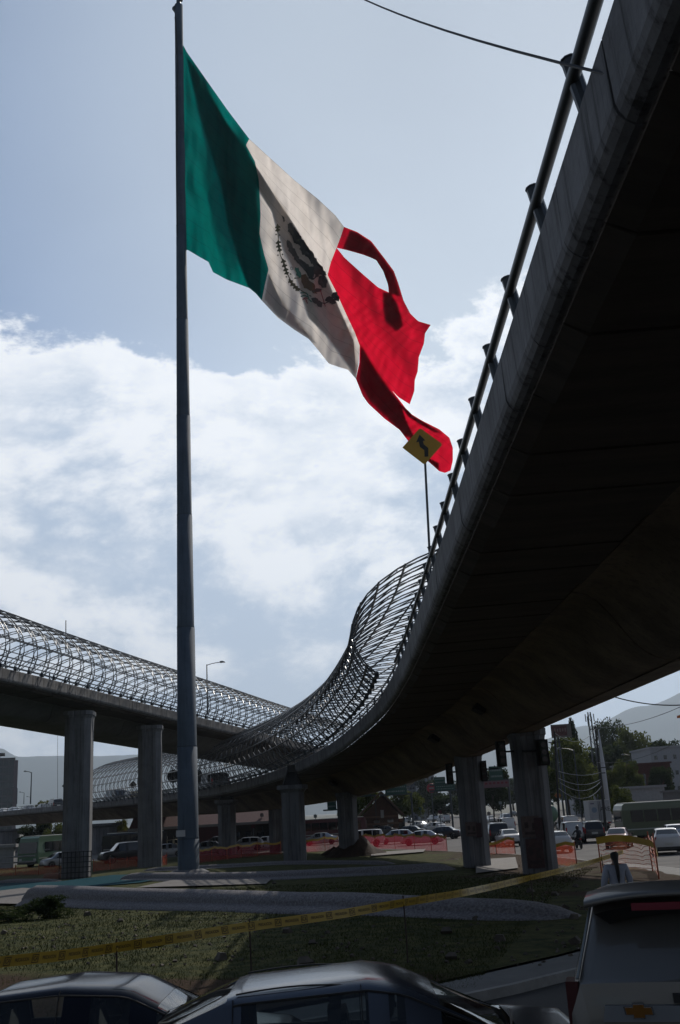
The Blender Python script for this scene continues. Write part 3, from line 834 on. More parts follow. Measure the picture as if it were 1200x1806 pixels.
# paper posters pasted on the near piers and spray lettering
def poster(px, py, Y, w, h, m, label, grp='posters pasted on the piers'):
    p = at(px, py, Y=Y)
    r = thing('poster', label, 'poster', tuple(p), group=grp)
    MB().box((0, 0, 0), (w, .012, h)).obj('sheet', m, r)
    for (a, b_, c_, d_) in ((-.22, .08, .2, .28), (.2, .0, .22, .34), (0, -.3, .7, .12)):
        MB().box((a * w, -.012, b_ * h), (c_ * w, .008, d_ * h)).obj('print_block', mat('poster_dark', (.05, .035, .035), .8, var=.5, vscale=6), r)
PO = mat('poster_paper', (0.11, .085, .08), .8, var=.4, vscale=5)
poster(936, 1458, 48.95, .85, .95, PO, 'faded reddish poster on the front of the nearest pier')
poster(951, 1462, 48.93, .38, 1.0, mat('poster_maroon', (.05, .025, .03), .8, var=.3), 'dark maroon strip poster at the right edge of the nearest pier')
poster(944, 1505, 48.95, .8, 1.3, mat('poster_red', (.07, .04, .04), .8, var=.5, vscale=4), 'torn red poster low on the nearest pier')
poster(832, 1462, 60.95, .7, .8, PO, 'pale poster pasted on the front of the second pier')
poster(845, 1464, 60.93, .3, .8, MATS['poster_maroon'], 'dark strip poster on the second pier')

# ------------------------------------------------------------------ vehicles
PAINT = {}
def paint(name, col, rough=0.35, metal=0.3):
    if name not in PAINT: PAINT[name] = mat('paint_' + name, col, rough, metal, coat=0.6)
    return PAINT[name]
paint('white', (.5, .5, .5), .4, 0); paint('silver', (.33, .34, .36), .32, .6); paint('black', (.012, .012, .015)); paint('red', (.25, .02, .02)); paint('maroon', (.09, .012, .018))
paint('blue', (.03, .05, .12)); paint('grey', (.13, .14, .15), .35, .5); paint('green', (.05, .12, .07), .5, 0); paint('taupe', (.22, .21, .195), .35, .5); paint('steelgrey', (.16, .175, .2), .3, .5); paint('navy', (.012, .014, .025)); paint('beige', (.35, .30, .2), .4, .1)
TRIM = mat('black_trim', (.012, .012, .013), .5); CHROME = mat('chrome', (.55, .55, .56), .12, 1.0); LAMPR = mat('red_lens', (.28, .006, .012), .2); LAMPW = mat('clear_lens', (.4, .4, .42), .1)
RIM = mat('alloy_rim', (.25, .25, .26), .35, .7); SEAT = mat('seat_cloth', (.03, .03, .033), .9); PLATE = mat('plate_paint', (.45, .45, .42), .5)
GLS = bpy.data.materials.new('clear_car_glass'); GLS.use_nodes = True
t = GLS.node_tree; t.nodes.clear(); o = t.nodes.new('ShaderNodeOutputMaterial'); a = t.nodes.new('ShaderNodeBsdfTransparent'); a.inputs[0].default_value = (.55, .60, .60, 1)
b = t.nodes.new('ShaderNodeBsdfGlossy'); b.inputs['Roughness'].default_value = .02; b.inputs[0].default_value = (.9, .9, .9, 1); fr = t.nodes.new('ShaderNodeFresnel'); fr.inputs[0].default_value = 1.5
m_ = t.nodes.new('ShaderNodeMixShader'); t.links.new(fr.outputs[0], m_.inputs[0]); t.links.new(a.outputs[0], m_.inputs[1]); t.links.new(b.outputs[0], m_.inputs[2]); t.links.new(m_.outputs[0], o.inputs[0])
def station_pts(st):
    x, zs, zb, zr, ws, wb, wr = st
    h = zr - zb
    P = [(ws * .88, zs), (ws, zs + .10 * (zb - zs)), (max(ws, wb) * 1.0, zs + .5 * (zb - zs)), (wb * .99, zb - .06), (wb * .95, zb + .015),
         (wr + (wb * .95 - wr) * .14, zb + h * .86), (wr * 1.0, zb + h * .93), (wr * .88, zb + h * .975), (wr * .5, zb + h * .997), (0, zr)]
    return [Vector((x, y, z)) for y, z in P]
NR = 10
def build_car(spec, body_m, glass, name, label, cat, see=False, group=None):
    root = thing(name, label, cat, group=group)
    ST = spec['st']
    ref = []
    for a, b in zip(ST, ST[1:]):            # refine
        k = max(1, int((b[0] - a[0]) / .22)) if not spec.get('coarse') else 1
        for i in range(k): ref.append(([a[j] + (b[j] - a[j]) * i / k for j in range(7)], (ST.index(a))))
    ref.append((list(ST[-1]), len(ST) - 1))
    wx = spec['wheels']; wr = spec['wr']
    # extra stations so that the sill rises over the wheels in an arch
    xs = [r[0][0] for r in ref]
    allx = sorted(set([round(x, 4) for x in xs] + [round(w + wr * 1.16 * math.sin(a), 4) for w in wx for a in [R_(v) for v in (-90, -70, -50, -30, -10, 10, 30, 50, 70, 90)]]))
    full = []
    for x in allx:
        for (s0, i0), (s1, i1) in zip(ref, ref[1:]):
            if s0[0] - 1e-6 <= x <= s1[0] + 1e-6:
                f = 0 if s1[0] == s0[0] else (x - s0[0]) / (s1[0] - s0[0])
                s = [s0[j] + (s1[j] - s0[j]) * f for j in range(7)]
                s[0] = x
                for w in wx:
                    if abs(x - w) < wr * 1.165:
                        s[1] = max(s[1], wr + math.sqrt(max(0, (wr * 1.16) ** 2 - (x - w) ** 2)))
                full.append((s, i0)); break
    rings = [station_pts(s) for s, _ in full]
    seg = [i for _, i in full]
    def zone(i, j):                        # what lies between ring i,i+1 and row j,j+1
        k = seg[i]
        z = spec['zones'][k]
        if z == 'ws' and j >= 6: return 'windshield'
        if z == 'rw' and j >= spec.get('rwj', 6): return 'rear_window'
        if z.startswith('sw') and j == 4: return 'side_window' + z[2:]
        if z == 'ws' and j == 4 and spec.get('wsside'): return 'side_window9'
        return 'body'
    mb = MB(); panels = {}
    for sd in (1, -1):
        base = len(mb.v)
        vs = [Vector((p.x, p.y * sd, p.z)) for r in rings for p in r]
        mb.v += [tuple(v) for v in vs]
        for i in range(len(rings) - 1):
            for j in range(NR - 1):
                q = [i * NR + j, i * NR + j + 1, (i + 1) * NR + j + 1, (i + 1) * NR + j]
                if sd < 0: q = q[::-1]
                z = zone(i, j)
                if z != 'body':
                    key = (z, 0 if z in ('windshield', 'rear_window') else sd)
                    panels.setdefault(key, []).append([vs[k] for k in q])
                    if see: continue
                mb.f.append([base + k for k in q]); mb.mi.append(0)
        for e, i in ((0, 0), (1, len(rings) - 1)):
            ids = [base + i * NR + j for j in range(NR)]
            c = len(mb.v); r = rings[i]; mb.v.append((r[0].x, 0, r[0].z))
            mb.f.append(ids + [c] if (e == 0) == (sd > 0) else (ids + [c])[::-1]); mb.mi.append(0)
    me = mb.mesh('car_body')
    bm = bmesh.new(); bm.from_mesh(me); bmesh.ops.remove_doubles(bm, verts=bm.verts, dist=.0005); bmesh.ops.recalc_face_normals(bm, faces=bm.faces)
    for e in bm.edges:
        if len(e.link_faces) == 2 and e.calc_face_angle(0) > R_(38): e.smooth = False
    bm.to_mesh(me); bm.free()
    body = link('body', me, body_m, root, True)
    for (z, sd), quads in panels.items():
        pm = MB()
        for q in quads: pm.add(q, [(0, 1, 2, 3)])
        me = pm.mesh(); bm = bmesh.new(); bm.from_mesh(me); bmesh.ops.remove_doubles(bm, verts=bm.verts, dist=.0005)
        bmesh.ops.recalc_face_normals(bm, faces=bm.faces); bm.normal_update()
        cen = Vector((0, 0, .7))
        for v in bm.verts:
            n = v.normal if v.normal.dot(v.co - Vector((v.co.x, 0, .8))) > 0 else -v.normal
            v.co += n * (.006 if not see else -.004)
        bm.to_mesh(me); bm.free()
        nm = 'side_window' if z.startswith('side') else z
        link(nm, me, glass, root, True)
    W2 = max(s[4] for s in ST)
    for w in wx:
        for sd in (1, -1):
            y = sd * (W2 - .10)
            tm = MB(); prof = [(wr * .62, -.10), (wr * .97, -.10), (wr, -.07), (wr, .07), (wr * .97, .10), (wr * .62, .10)]
            tm.lathe(prof, (0, 0, 0), 18, 'Y'); o = tm.obj('wheel', RUBBER, root, True); o.location = (w, y, wr)
            rm = MB(); rm.lathe([(wr * .60, -.02), (wr * .62, .105), (wr * .54, .11), (wr * .5, .06), (.06, .05), (.05, .09)], (0, 0, 0), 16, 'Y')
            for k in range(6):
                a = k * math.pi / 3; rm.box((math.cos(a) * wr * .3, .075, math.sin(a) * wr * .3), (wr * .5, .03, .05), ry=-a)
            r = rm.obj('rim', RIM, o)
            if sd < 0: r.rotation_euler = (0, 0, math.pi)
    mb = MB(); fz = spec.get('floor', .28)
    mb.box(((ST[0][0] + ST[-1][0]) / 2, 0, fz), (ST[-1][0] - ST[0][0] - .3, W2 * 1.7, .12)); mb.obj('underbody', BLACK, root)
    for (nm, m, c, d, kw) in spec['bits']:
        for sd in ((1, -1) if c[1] else (0,)):
            MB().box((c[0], abs(c[1]) * sd, c[2]), d, rz=kw.get('rz', 0) * sd, ry=kw.get('ry', 0), tp=kw.get('tp', 1)).obj(nm, m, root)
    return root
def hatch_spec():
    return dict(st=[(-1.92, .45, .80, .93, .66, .70, .62), (-1.86, .30, .90, 1.05, .76, .77, .66), (-1.72, .24, .95, 1.17, .81, .82, .62), (-1.42, .22, .95, 1.40, .83, .83, .57), (-1.34, .22, .95, 1.425, .83, .83, .57), (-.62, .21, .935, 1.475, .84, .84, .575), (-.5, .21, .93, 1.48, .84, .84, .575), (.38, .21, .91, 1.455, .84, .84, .57), (.5, .21, .91, 1.43, .84, .84, .57), (1.2, .22, .90, .985, .83, .83, .64), (1.7, .26, .80, .88, .78, .77, .62), (1.9, .30, .66, .72, .68, .66, .52), (1.95, .36, .58, .60, .60, .58, .5)],
                zones=['b', 'rw', 'rw', 'b', 'sw1', 'b', 'sw2', 'b', 'ws', 'b', 'b', 'b', 'b'], wheels=(-1.25, 1.18), wr=.30,
                bits=[('taillight', LAMPR, (-1.80, .68, .86), (.16, .12, .30), {}), ('headlight', LAMPW, (1.72, .60, .70), (.30, .22, .14), dict(ry=.25)), ('rear_bumper', TRIM, (-1.9, 0, .38), (.14, 1.36, .16), {}), ('front_bumper', TRIM, (1.9, 0, .34), (.14, 1.2, .14), {}),
                      ('number_plate', PLATE, (-1.935, 0, .62), (.02, .5, .15), {}), ('wing_mirror', TRIM, (.62, .92, .98), (.12, .18, .12), {}), ('door_handle', TRIM, (-.30, .845, .80), (.16, .03, .03), {}), ('door_handle', TRIM, (-1.05, .84, .82), (.15, .03, .03), {})])
def sedan_spec():
    return dict(st=[(-2.2, .45, .74, .80, .66, .66, .6), (-2.12, .28, .86, .93, .76, .76, .68), (-1.5, .22, .92, 1.0, .83, .83, .66), (-.98, .21, .93, 1.36, .84, .84, .56), (-.88, .21, .93, 1.385, .84, .84, .56), (-.38, .20, .92, 1.43, .85, .85, .57), (-.28, .20, .92, 1.43, .85, .85, .57), (.52, .20, .90, 1.39, .85, .85, .56), (.64, .20, .90, 1.36, .85, .85, .56), (1.25, .21, .89, .965, .84, .84, .66), (1.8, .25, .80, .87, .80, .79, .64), (2.1, .30, .66, .71, .70, .68, .54), (2.17, .36, .58, .60, .62, .6, .5)],
                zones=['b', 'b', 'rw', 'b', 'sw1', 'b', 'sw2', 'b', 'ws', 'b', 'b', 'b', 'b'], wheels=(-1.35, 1.32), wr=.31,
                bits=[('taillight', LAMPR, (-2.08, .62, .80), (.14, .26, .16), {}), ('headlight', LAMPW, (1.95, .58, .70), (.26, .26, .14), dict(ry=.2)), ('rear_bumper', TRIM, (-2.17, 0, .36), (.12, 1.3, .12), {}), ('front_bumper', TRIM, (2.1, 0, .36), (.12, 1.2, .12), {}),
                      ('number_plate', PLATE, (-2.2, 0, .62), (.03, .5, .15), {}), ('wing_mirror', TRIM, (.76, .93, .96), (.12, .18, .12), {}), ('door_handle', TRIM, (-.1, .855, .8), (.16, .03, .03), {}), ('door_handle', TRIM, (-.75, .85, .8), (.15, .03, .03), {})])
def suv_spec():
    return dict(st=[(-2.2, .5, 1.0, 1.06, .72, .76, .66), (-2.15, .36, 1.06, 1.16, .84, .86, .74), (-1.95, .32, 1.08, 1.68, .87, .88, .66), (-1.86, .30, 1.08, 1.72, .88, .88, .66), (-1.1, .30, 1.07, 1.76, .89, .89, .68), (-.98, .30, 1.07, 1.76, .89, .89, .68), (-.15, .30, 1.06, 1.76, .89, .89, .68), (-.05, .30, 1.06, 1.76, .89, .89, .68), (.62, .30, 1.05, 1.72, .89, .89, .66), (.72, .30, 1.05, 1.69, .89, .89, .66), (1.2, .31, 1.04, 1.12, .88, .88, .74), (1.95, .34, .96, 1.02, .85, .85, .74), (2.18, .38, .82, .86, .78, .78, .66), (2.24, .45, .7, .72, .7, .68, .6)],
                zones=['b', 'rw', 'b', 'sw1', 'b', 'sw2', 'b', 'sw3', 'b', 'ws', 'b', 'b', 'b', 'b'], wheels=(-1.35, 1.36), wr=.36, floor=.42,
                bits=[('taillight', LAMPR, (-2.14, .78, 1.0), (.12, .12, .42), {}), ('headlight', LAMPW, (2.08, .66, .84), (.2, .26, .18), {}), ('rear_bumper', TRIM, (-2.22, 0, .55), (.14, 1.5, .2), {}), ('front_bumper', TRIM, (2.2, 0, .52), (.14, 1.4, .2), {}), ('roof_rack', TRIM, (-.6, .6, 1.79), (1.9, .05, .05), {}),
                      ('number_plate', PLATE, (-2.2, 0, .8), (.04, .5, .15), {}), ('wing_mirror', TRIM, (.8, .98, 1.14), (.12, .2, .16), {}), ('door_handle', TRIM, (.2, .895, .95), (.16, .03, .03), {})])
def van_spec():
    return dict(st=[(-2.1, .5, 1.0, 1.1, .74, .76, .7), (-2.06, .34, 1.1, 1.25, .84, .84, .76), (-1.92, .30, 1.12, 1.80, .86, .86, .74), (-1.84, .30, 1.12, 1.86, .86, .86, .74), (-.7, .30, 1.1, 1.9, .87, .87, .76), (-.58, .30, 1.1, 1.9, .87, .87, .76), (.5, .30, 1.08, 1.88, .87, .87, .75), (.6, .30, 1.08, 1.86, .87, .87, .75), (1.1, .30, 1.06, 1.80, .87, .87, .70), (1.2, .3, 1.06, 1.74, .87, .87, .68), (1.75, .34, 1.0, 1.10, .85, .85, .72), (2.05, .38, .8, .86, .76, .76, .64), (2.1, .45, .7, .72, .7, .68, .6)],
                zones=['b', 'rw', 'b', 'sw1', 'b', 'sw2', 'b', 'sw3', 'b', 'ws', 'b', 'b', 'b'], wheels=(-1.3, 1.35), wr=.33, floor=.4,
                bits=[('taillight', LAMPR, (-2.05, .74, 1.15), (.1, .12, .5), {}), ('headlight', LAMPW, (1.95, .62, .8), (.24, .26, .18), {}), ('rear_bumper', TRIM, (-2.12, 0, .5), (.12, 1.5, .18), {}), ('front_bumper', TRIM, (2.05, 0, .48), (.12, 1.4, .18), {}),
                      ('number_plate', PLATE, (-2.11, 0, .82), (.04, .5, .15), {}), ('wing_mirror', TRIM, (1.3, .96, 1.12), (.12, .2, .16), {})])
SPECS = {'hatchback': hatch_spec, 'sedan': sedan_spec, 'suv': suv_spec, 'van': van_spec}
PROTO = {}
def settle(o, p, rz):
    z = min(g(p.x, p.y), 9)
    o.location = (p.x, p.y, z); o.rotation_euler = (0, 0, rz)
def car_at(kind, color, pos, deg, label, grp='cars and vans in the avenue traffic', sc=1.0, z=None):
    if kind not in PROTO:
        r = build_car(SPECS[kind](), PAINT['white'], GLASSD, kind if kind != 'suv' else 'suv_car', label, {'suv': 'car', 'van': 'van'}.get(kind, 'car'))
        PROTO[kind] = r
    else:
        r = copy_tree(PROTO[kind])
    r['label'] = label; r['group'] = grp
    for ch in r.children:
        if ch.name.split('.')[0] == 'body':
            ch.material_slots[0].link = 'OBJECT'; ch.material_slots[0].material = PAINT[color]
    settle(r, pos, R_(deg)); r.scale = (sc, sc, sc)
    if z is not None: r.location.z = z
    return r
# the avenue traffic; each placed where its tyres meet the road (heading in degrees, 90 = away from here)
TRAF = [('hatchback', 'white', 1178, 1505, 78, 'white hatchback seen from behind at the right edge, driving away', 1.05),
 ('hatchback', 'silver', 1192, 1490, 80, 'silver hatchback just beyond the white one at the right edge', 1),
 ('sedan', 'maroon', 1094, 1495, 70, 'maroon sedan from behind, below the green bus and above the yellow tape', 1),
 ('suv', 'black', 1046, 1485, 84, 'dark blue-black station wagon beside the motorcyclist, left of the maroon sedan', 1),
 ('van', 'silver', 1010, 1487, 88, 'silver minivan with dark rear window and red tail lamp, left of the motorcyclist', .95),
 ('hatchback', 'white', 982, 1503, 92, 'white hatchback behind the orange netting right of the nearest pier', 1),
 ('van', 'white', 1003, 1470, 92, 'white van with pale roof just beyond the silver minivan', 1),
 ('suv', 'black', 876, 1490, 92, 'big black off-road car between the two near piers', 1.12),
 ('sedan', 'white', 897, 1492, 95, 'white sedan tucked against the left side of the nearest pier', 1),
 ('van', 'white', 893, 1470, 95, 'white van second in the queue between the two near piers', 1),
 ('suv', 'silver', 892, 1452, 95, 'silver off-road car third in the queue between the near piers', 1),
 ('sedan', 'white', 866, 1452, 95, 'white sedan beyond the big black car between the piers', 1),
 ('hatchback', 'grey', 905, 1440, 95, 'small grey hatchback far off, end of the queue between the piers', 1),
 ('sedan', 'silver', 745, 1490, 172, 'silver sedan behind the netting left of the second pier', 1),
 ('sedan', 'navy', 782, 1480, 160, 'dark navy sedan whose rear nears the second pier', 1),
 ('hatchback', 'white', 768, 1468, 120, 'white hatchback behind the navy sedan', 1),
 ('van', 'white', 783, 1452, 110, 'white van highest in the queue left of the second pier', 1),
 ('suv', 'silver', 765, 1450, 110, 'silver off-road car beside the white van left of the second pier', 1),
 ('sedan', 'white', 738, 1464, 130, 'white sedan in the middle of the far queue', 1),
 ('sedan', 'black', 722, 1476, 165, 'black sedan low in the queue beyond the netting', 1),
 ('hatchback', 'silver', 700, 1488, 176, 'silver hatchback behind the red netting near the dirt mound', 1),
 ('suv', 'white', 642, 1494, 178, 'white off-road car above the red netting, just right of the middle pier', 1),
 ('sedan', 'black', 676, 1474, 175, 'black sedan behind the white off-road car', 1),
 ('hatchback', 'white', 716, 1452, 150, 'white hatchback by the brown gabled building', 1),
 ('sedan', 'silver', 745, 1444, 120, 'silver sedan far up the road left of the gantry post', 1),
 ('van', 'silver', 728, 1440, 120, 'silver van far up the road beside the gabled building', 1),
 ('hatchback', 'red', 758, 1436, 110, 'small red hatchback far up the road', 1),
 ('sedan', 'white', 772, 1434, 105, 'white sedan farthest up the road under the green sign', 1),
 ('sedan', 'silver', 566, 1490, 180, 'silver sedan between the tall left pier and the middle pier', 1),
 ('sedan', 'white', 472, 1497, 182, 'white sedan left of the tall flared pier, behind yellow-topped netting', 1),
 ('hatchback', 'silver', 436, 1500, 184, 'silver hatchback with shining roof right of the second flared pier', 1),
 ('sedan', 'grey', 366, 1508, 186, 'grey sedan right of the flagpole foot', 1),
 ('sedan', 'black', 385, 1494, 186, 'black sedan behind the flared pier right of the flagpole', 1),
 ('suv', 'black', 222, 1523, 205, 'black pickup-like car facing us between the two tall piers', 1.15),
 ('sedan', 'silver', 293, 1512, 190, 'silver sedan left of the flagpole foot', 1),
 ('hatchback', 'silver', 108, 1530, 215, 'small silver hatchback left of the first tall pier', 1),
 ('sedan', 'beige', 305, 1500, 188, 'beige sedan half hidden behind the flagpole', 1),
 ('suv', 'grey', 500, 1488, 182, 'grey off-road car passing behind the tall flared pier', 1)]
for kind, colr, px, py, deg, lab, sc in TRAF:
    p = gp(px, py)
    car_at(kind, colr, p, deg, lab, sc=sc)
# vehicles up on the far stretch of the ramp
LAB=0
def on_ramp(kind, colr, px, Y, deg, lab, d=2.6, sc=1.0):
    q = A.find(Y); p = A.pos(q, d, -.78)
    # slide along the ramp until it stands at that column of the picture
    best = min((q + k * .5 for k in range(-60, 60)), key=lambda s: abs((A.pos(s, d, -.3) - Vector((0, 0, EYE))).dot(CR) / (A.pos(s, d, -.3) - Vector((0, 0, EYE))).dot(CFW) * FPX + 600 - px))
    p = A.pos(best, d, -.77); t = A.at(best + 1) - A.at(best - 1)
    r = car_at(kind, colr, p, math.degrees(math.atan2(t.y, t.x)) + deg, lab, 'cars up on the far ramp', sc, z=p.z)
    return r
on_ramp('van', 'grey', 207, 140, 180, 'grey van up on the far ramp inside the cage, left of the second tall pier', sc=1.25)
on_ramp('suv', 'beige', 232, 135, 0, 'beige off-road car up on the ramp, right of the grey van')
on_ramp('sedan', 'black', 288, 120, 0, 'black sedan up on the ramp between the second tall pier and the flagpole')
on_ramp('van', 'black', 376, 108, 0, 'dark rounded van up on the ramp right of the flagpole', sc=1.3)
on_ramp('sedan', 'silver', 25, 190, 180, 'silver sedan far left on the ramp below the glass tower')
on_ramp('hatchback', 'navy', 52, 185, 180, 'dark hatchback on the ramp under the left street lamp')
on_ramp('suv', 'black', 96, 175, 0, 'black off-road car on the ramp by the first tall pier', sc=1.1)
on_ramp('sedan', 'grey', 75, 178, 0, 'grey sedan on the ramp in front of the yellow-green tree')
on_ramp('sedan', 'white', 8, 192, 180, 'white sedan on the ramp at the very left edge')

# boxes on wheels: buses and trucks
def wheels(root, xs, W2, wr):
    for w in xs:
        for sd in (1, -1):
            tm = MB(); tm.lathe([(wr * .55, -.13), (wr * .96, -.13), (wr, -.08), (wr, .08), (wr * .96, .13), (wr * .55, .13)], (0, 0, 0), 16, 'Y'); o = tm.obj('wheel', RUBBER, root, True); o.location = (w, sd * (W2 - .15), wr)
            MB().lathe([(wr * .5, -.12), (wr * .52, .135), (.1, .10)], (0, 0, 0), 12, 'Y').obj('rim', RIM, o)
def bus(name, label, color, pos, deg, Lb=9.5, roofm=None, H=3.0, group=None):
    r = thing(name, label, 'bus', group=group)
    h = Lb / 2; W2 = 1.22
    mb = MB()
    prof = [(-h + .05, .45), (-h, .6), (-h, 2.5), (-h + .12, H - .14), (-h + .3, H), (h - .45, H), (h - .2, H - .15), (h - .02, 2.0), (h, 1.5), (h, .6), (h - .08, .45)]
    n = len(prof)
    for (y, k) in ((-W2, 1), (W2, 1)):
        pass
    vs = [(a, -W2 + (.10 if z > 2.6 else 0), z) for a, z in prof] + [(a, W2 - (.10 if z > 2.6 else 0), z) for a, z in prof]
    mb.add(vs, [tuple(range(n)), tuple(range(n, 2 * n))[::-1]] + [(i, n + i, n + (i + 1) % n, (i + 1) % n) for i in range(n)])
    mb.obj('body', PAINT[color], r)
    MB().box((-.1, 0, H + .02), (Lb - .9, 2.1, .10)).obj('roof', roofm or mat('bus_roof', (.4, .42, .38), .5), r)
    k = int((Lb - 1.4) / 1.15)
    for sd in (1, -1):
        for i in range(k):
            x = -h + .75 + i * (Lb - 1.7) / k + .5
            MB().box((x, sd * (W2 - .015), 1.98), ((Lb - 1.7) / k - .1, .06, .95)).obj('side_window', GLASSD, r)
        MB().box((0, sd * (W2 + .005), .95), (Lb - .3, .03, .10)).obj('side_strip', mat('bus_strip', (.3, .32, .3), .5), r)
    MB().box((h - .04, 0, 1.95), (.08, 2.1, 1.05), ry=-.12).obj('windshield', GLASSD, r)
    MB().box((-h, 0, 2.0), (.06, 1.9, .8)).obj('rear_window', GLASSD, r)
    for sd in (1, -1):
        MB().box((h, sd * .85, .85), (.08, .28, .2)).obj('headlight', LAMPW, r); MB().box((-h, sd * .95, 1.0), (.08, .18, .35)).obj('taillight', LAMPR, r)
    MB().box((h + .02, 0, .55), (.16, 2.3, .26)).obj('bumper', TRIM, r)
    wheels(r, (-h + 2.2, h - 1.9), W2, .46)
    settle(r, pos, R_(deg)); return r
paint('busgreen', (.055, .075, .035), .55, 0)
p = gp(1160, 1492); bus('city_bus', 'long olive green bus with pale roof crossing at the right edge', 'busgreen', Vector((27.8, 88, 0)), 3, 12)
bus('city_bus', 'green bus front-on left of the first tall pier', 'green', gp(98, 1527), 250, 9)
paint('darkred', (.07, .012, .015), .5, 0)
bus('city_bus', 'dark red bus with pale roof seen between the flared pier and the middle pier', 'darkred', gp(585, 1484), 183, 9.5, H=2.9)
bus('city_bus', 'dark minibus behind the black car between the two tall piers', 'black', gp(238, 1510), 190, 7.5, H=2.7)
def text_mesh(s, size, ext=0.0):
    cu = bpy.data.curves.new('txt', 'FONT'); cu.body = s; cu.size = size; cu.align_x = 'CENTER'; cu.align_y = 'CENTER'; cu.extrude = ext; cu.resolution_u = 3; cu.offset = size * .012
    o = bpy.data.objects.new('txt', cu); COL.objects.link(o)
    dg = bpy.context.evaluated_depsgraph_get(); dg.update()
    me = bpy.data.meshes.new_from_object(o.evaluated_get(dg))
    V = [v.co.copy() for v in me.vertices]; Fc = [list(p.vertices) for p in me.polygons]
    bpy.data.objects.remove(o); bpy.data.curves.remove(cu); bpy.data.meshes.remove(me)
    return V, Fc
def box_truck(label, pos, deg, color, text=True):
    r = thing('box_truck', label, 'truck')
    MB().box((-1.2, 0, 2.2), (5.2, 2.3, 2.3)).obj('cargo_box', mat('cargo_white', (.33, .34, .36), .5, var=.15), r)
    mb = MB()
    for sd in (0, 1):
        mb = MB(); mb.box((-3.82, -.56 + 1.12 * sd, 2.2), (.05, 1.06, 2.16)); d = mb.obj('rear_door', MATS['cargo_white'], r)
        MB().bar((-3.87, -.1 + .2 * sd, 1.15), (-3.87, -.1 + .2 * sd, 3.2), .02, 5).obj('lock_bar', STEEL, d)
    for z in (1.07, 3.35): MB().box((-3.8, 0, z), (.1, 2.34, .08)).obj('rear_frame', mat('frame_pale', (.5, .5, .48), .4), r)
    mb = MB(); mb.prism([(1.55, .5), (1.55, 2.3), (2.3, 2.35), (2.75, 1.5), (3.1, 1.35), (3.15, .5)], -1.0, 1.0); mb.obj('cab', PAINT[color], r)
    MB().box((2.56, 0, 1.9), (.05, 1.7, .75), ry=-.48).obj('windshield', GLASSD, r)
    for sd in (1, -1): MB().box((2.05, sd * 1.0, 1.85), (.6, .04, .55)).obj('side_window', GLASSD, r)
    MB().box((-.4, 0, .75), (6.2, .9, .25)).obj('chassis', BLACK, r)
    for sd in (1, -1): MB().box((-3.8, sd * .9, .85), (.06, .3, .14)).obj('taillight', LAMPR, r)
    MB().box((-3.85, 0, .6), (.08, 2.1, .16)).obj('rear_bumper', TRIM, r)
    wheels(r, (-2.4, 2.3), 1.05, .42)
    if text:
        V, Fc = text_mesh('ARE', .62); mb = MB(); mb.add([(-3.855, -v.x - .62, v.y + 2.35) for v in V], Fc)
        mb.obj('lettering', ARR, r)
        MB().lathe([(.3, 0), (.3, .01)], (-3.855, .6, 2.3), 12, 'X').obj('printed_disc', mat('print_blue', (.14, .19, .26), .6), r)
        MB().box((-3.855, .75, 3.0), (.01, .4, .12)).obj('printed_strip', mat('print_violet', (.08, .06, .12), .6), r)
    settle(r, pos, R_(deg)); return r
box_truck('white box truck with dark letters on its rear doors, right of the motorcyclist', gp(1055, 1464), 84, 'white')
r = thing('tank_truck', 'green tank truck with white cab just right of the nearest pier', 'truck')
mb = MB(); mb.lathe([(.3, -2.8), (1.0, -2.7), (1.15, -2.5), (1.15, 2.0), (1.0, 2.2), (.3, 2.3)], (-1, 0, 1.95), 18, 'X'); mb.obj('tank', PAINT['green'], r, True)
mb = MB(); mb.prism([(1.6, .5), (1.6, 2.5), (2.6, 2.55), (3.0, 1.6), (3.1, .5)], -1.05, 1.05); mb.obj('cab', PAINT['white'], r)
MB().box((2.82, 0, 2.05), (.05, 1.7, .8), ry=-.4).obj('windshield', GLASSD, r); MB().box((-.4, 0, .72), (6.2, 1.0, .3)).obj('chassis', BLACK, r); wheels(r, (-2.8, -1.7, 2.2), 1.05, .45)
settle(r, gp(968, 1462), R_(85))

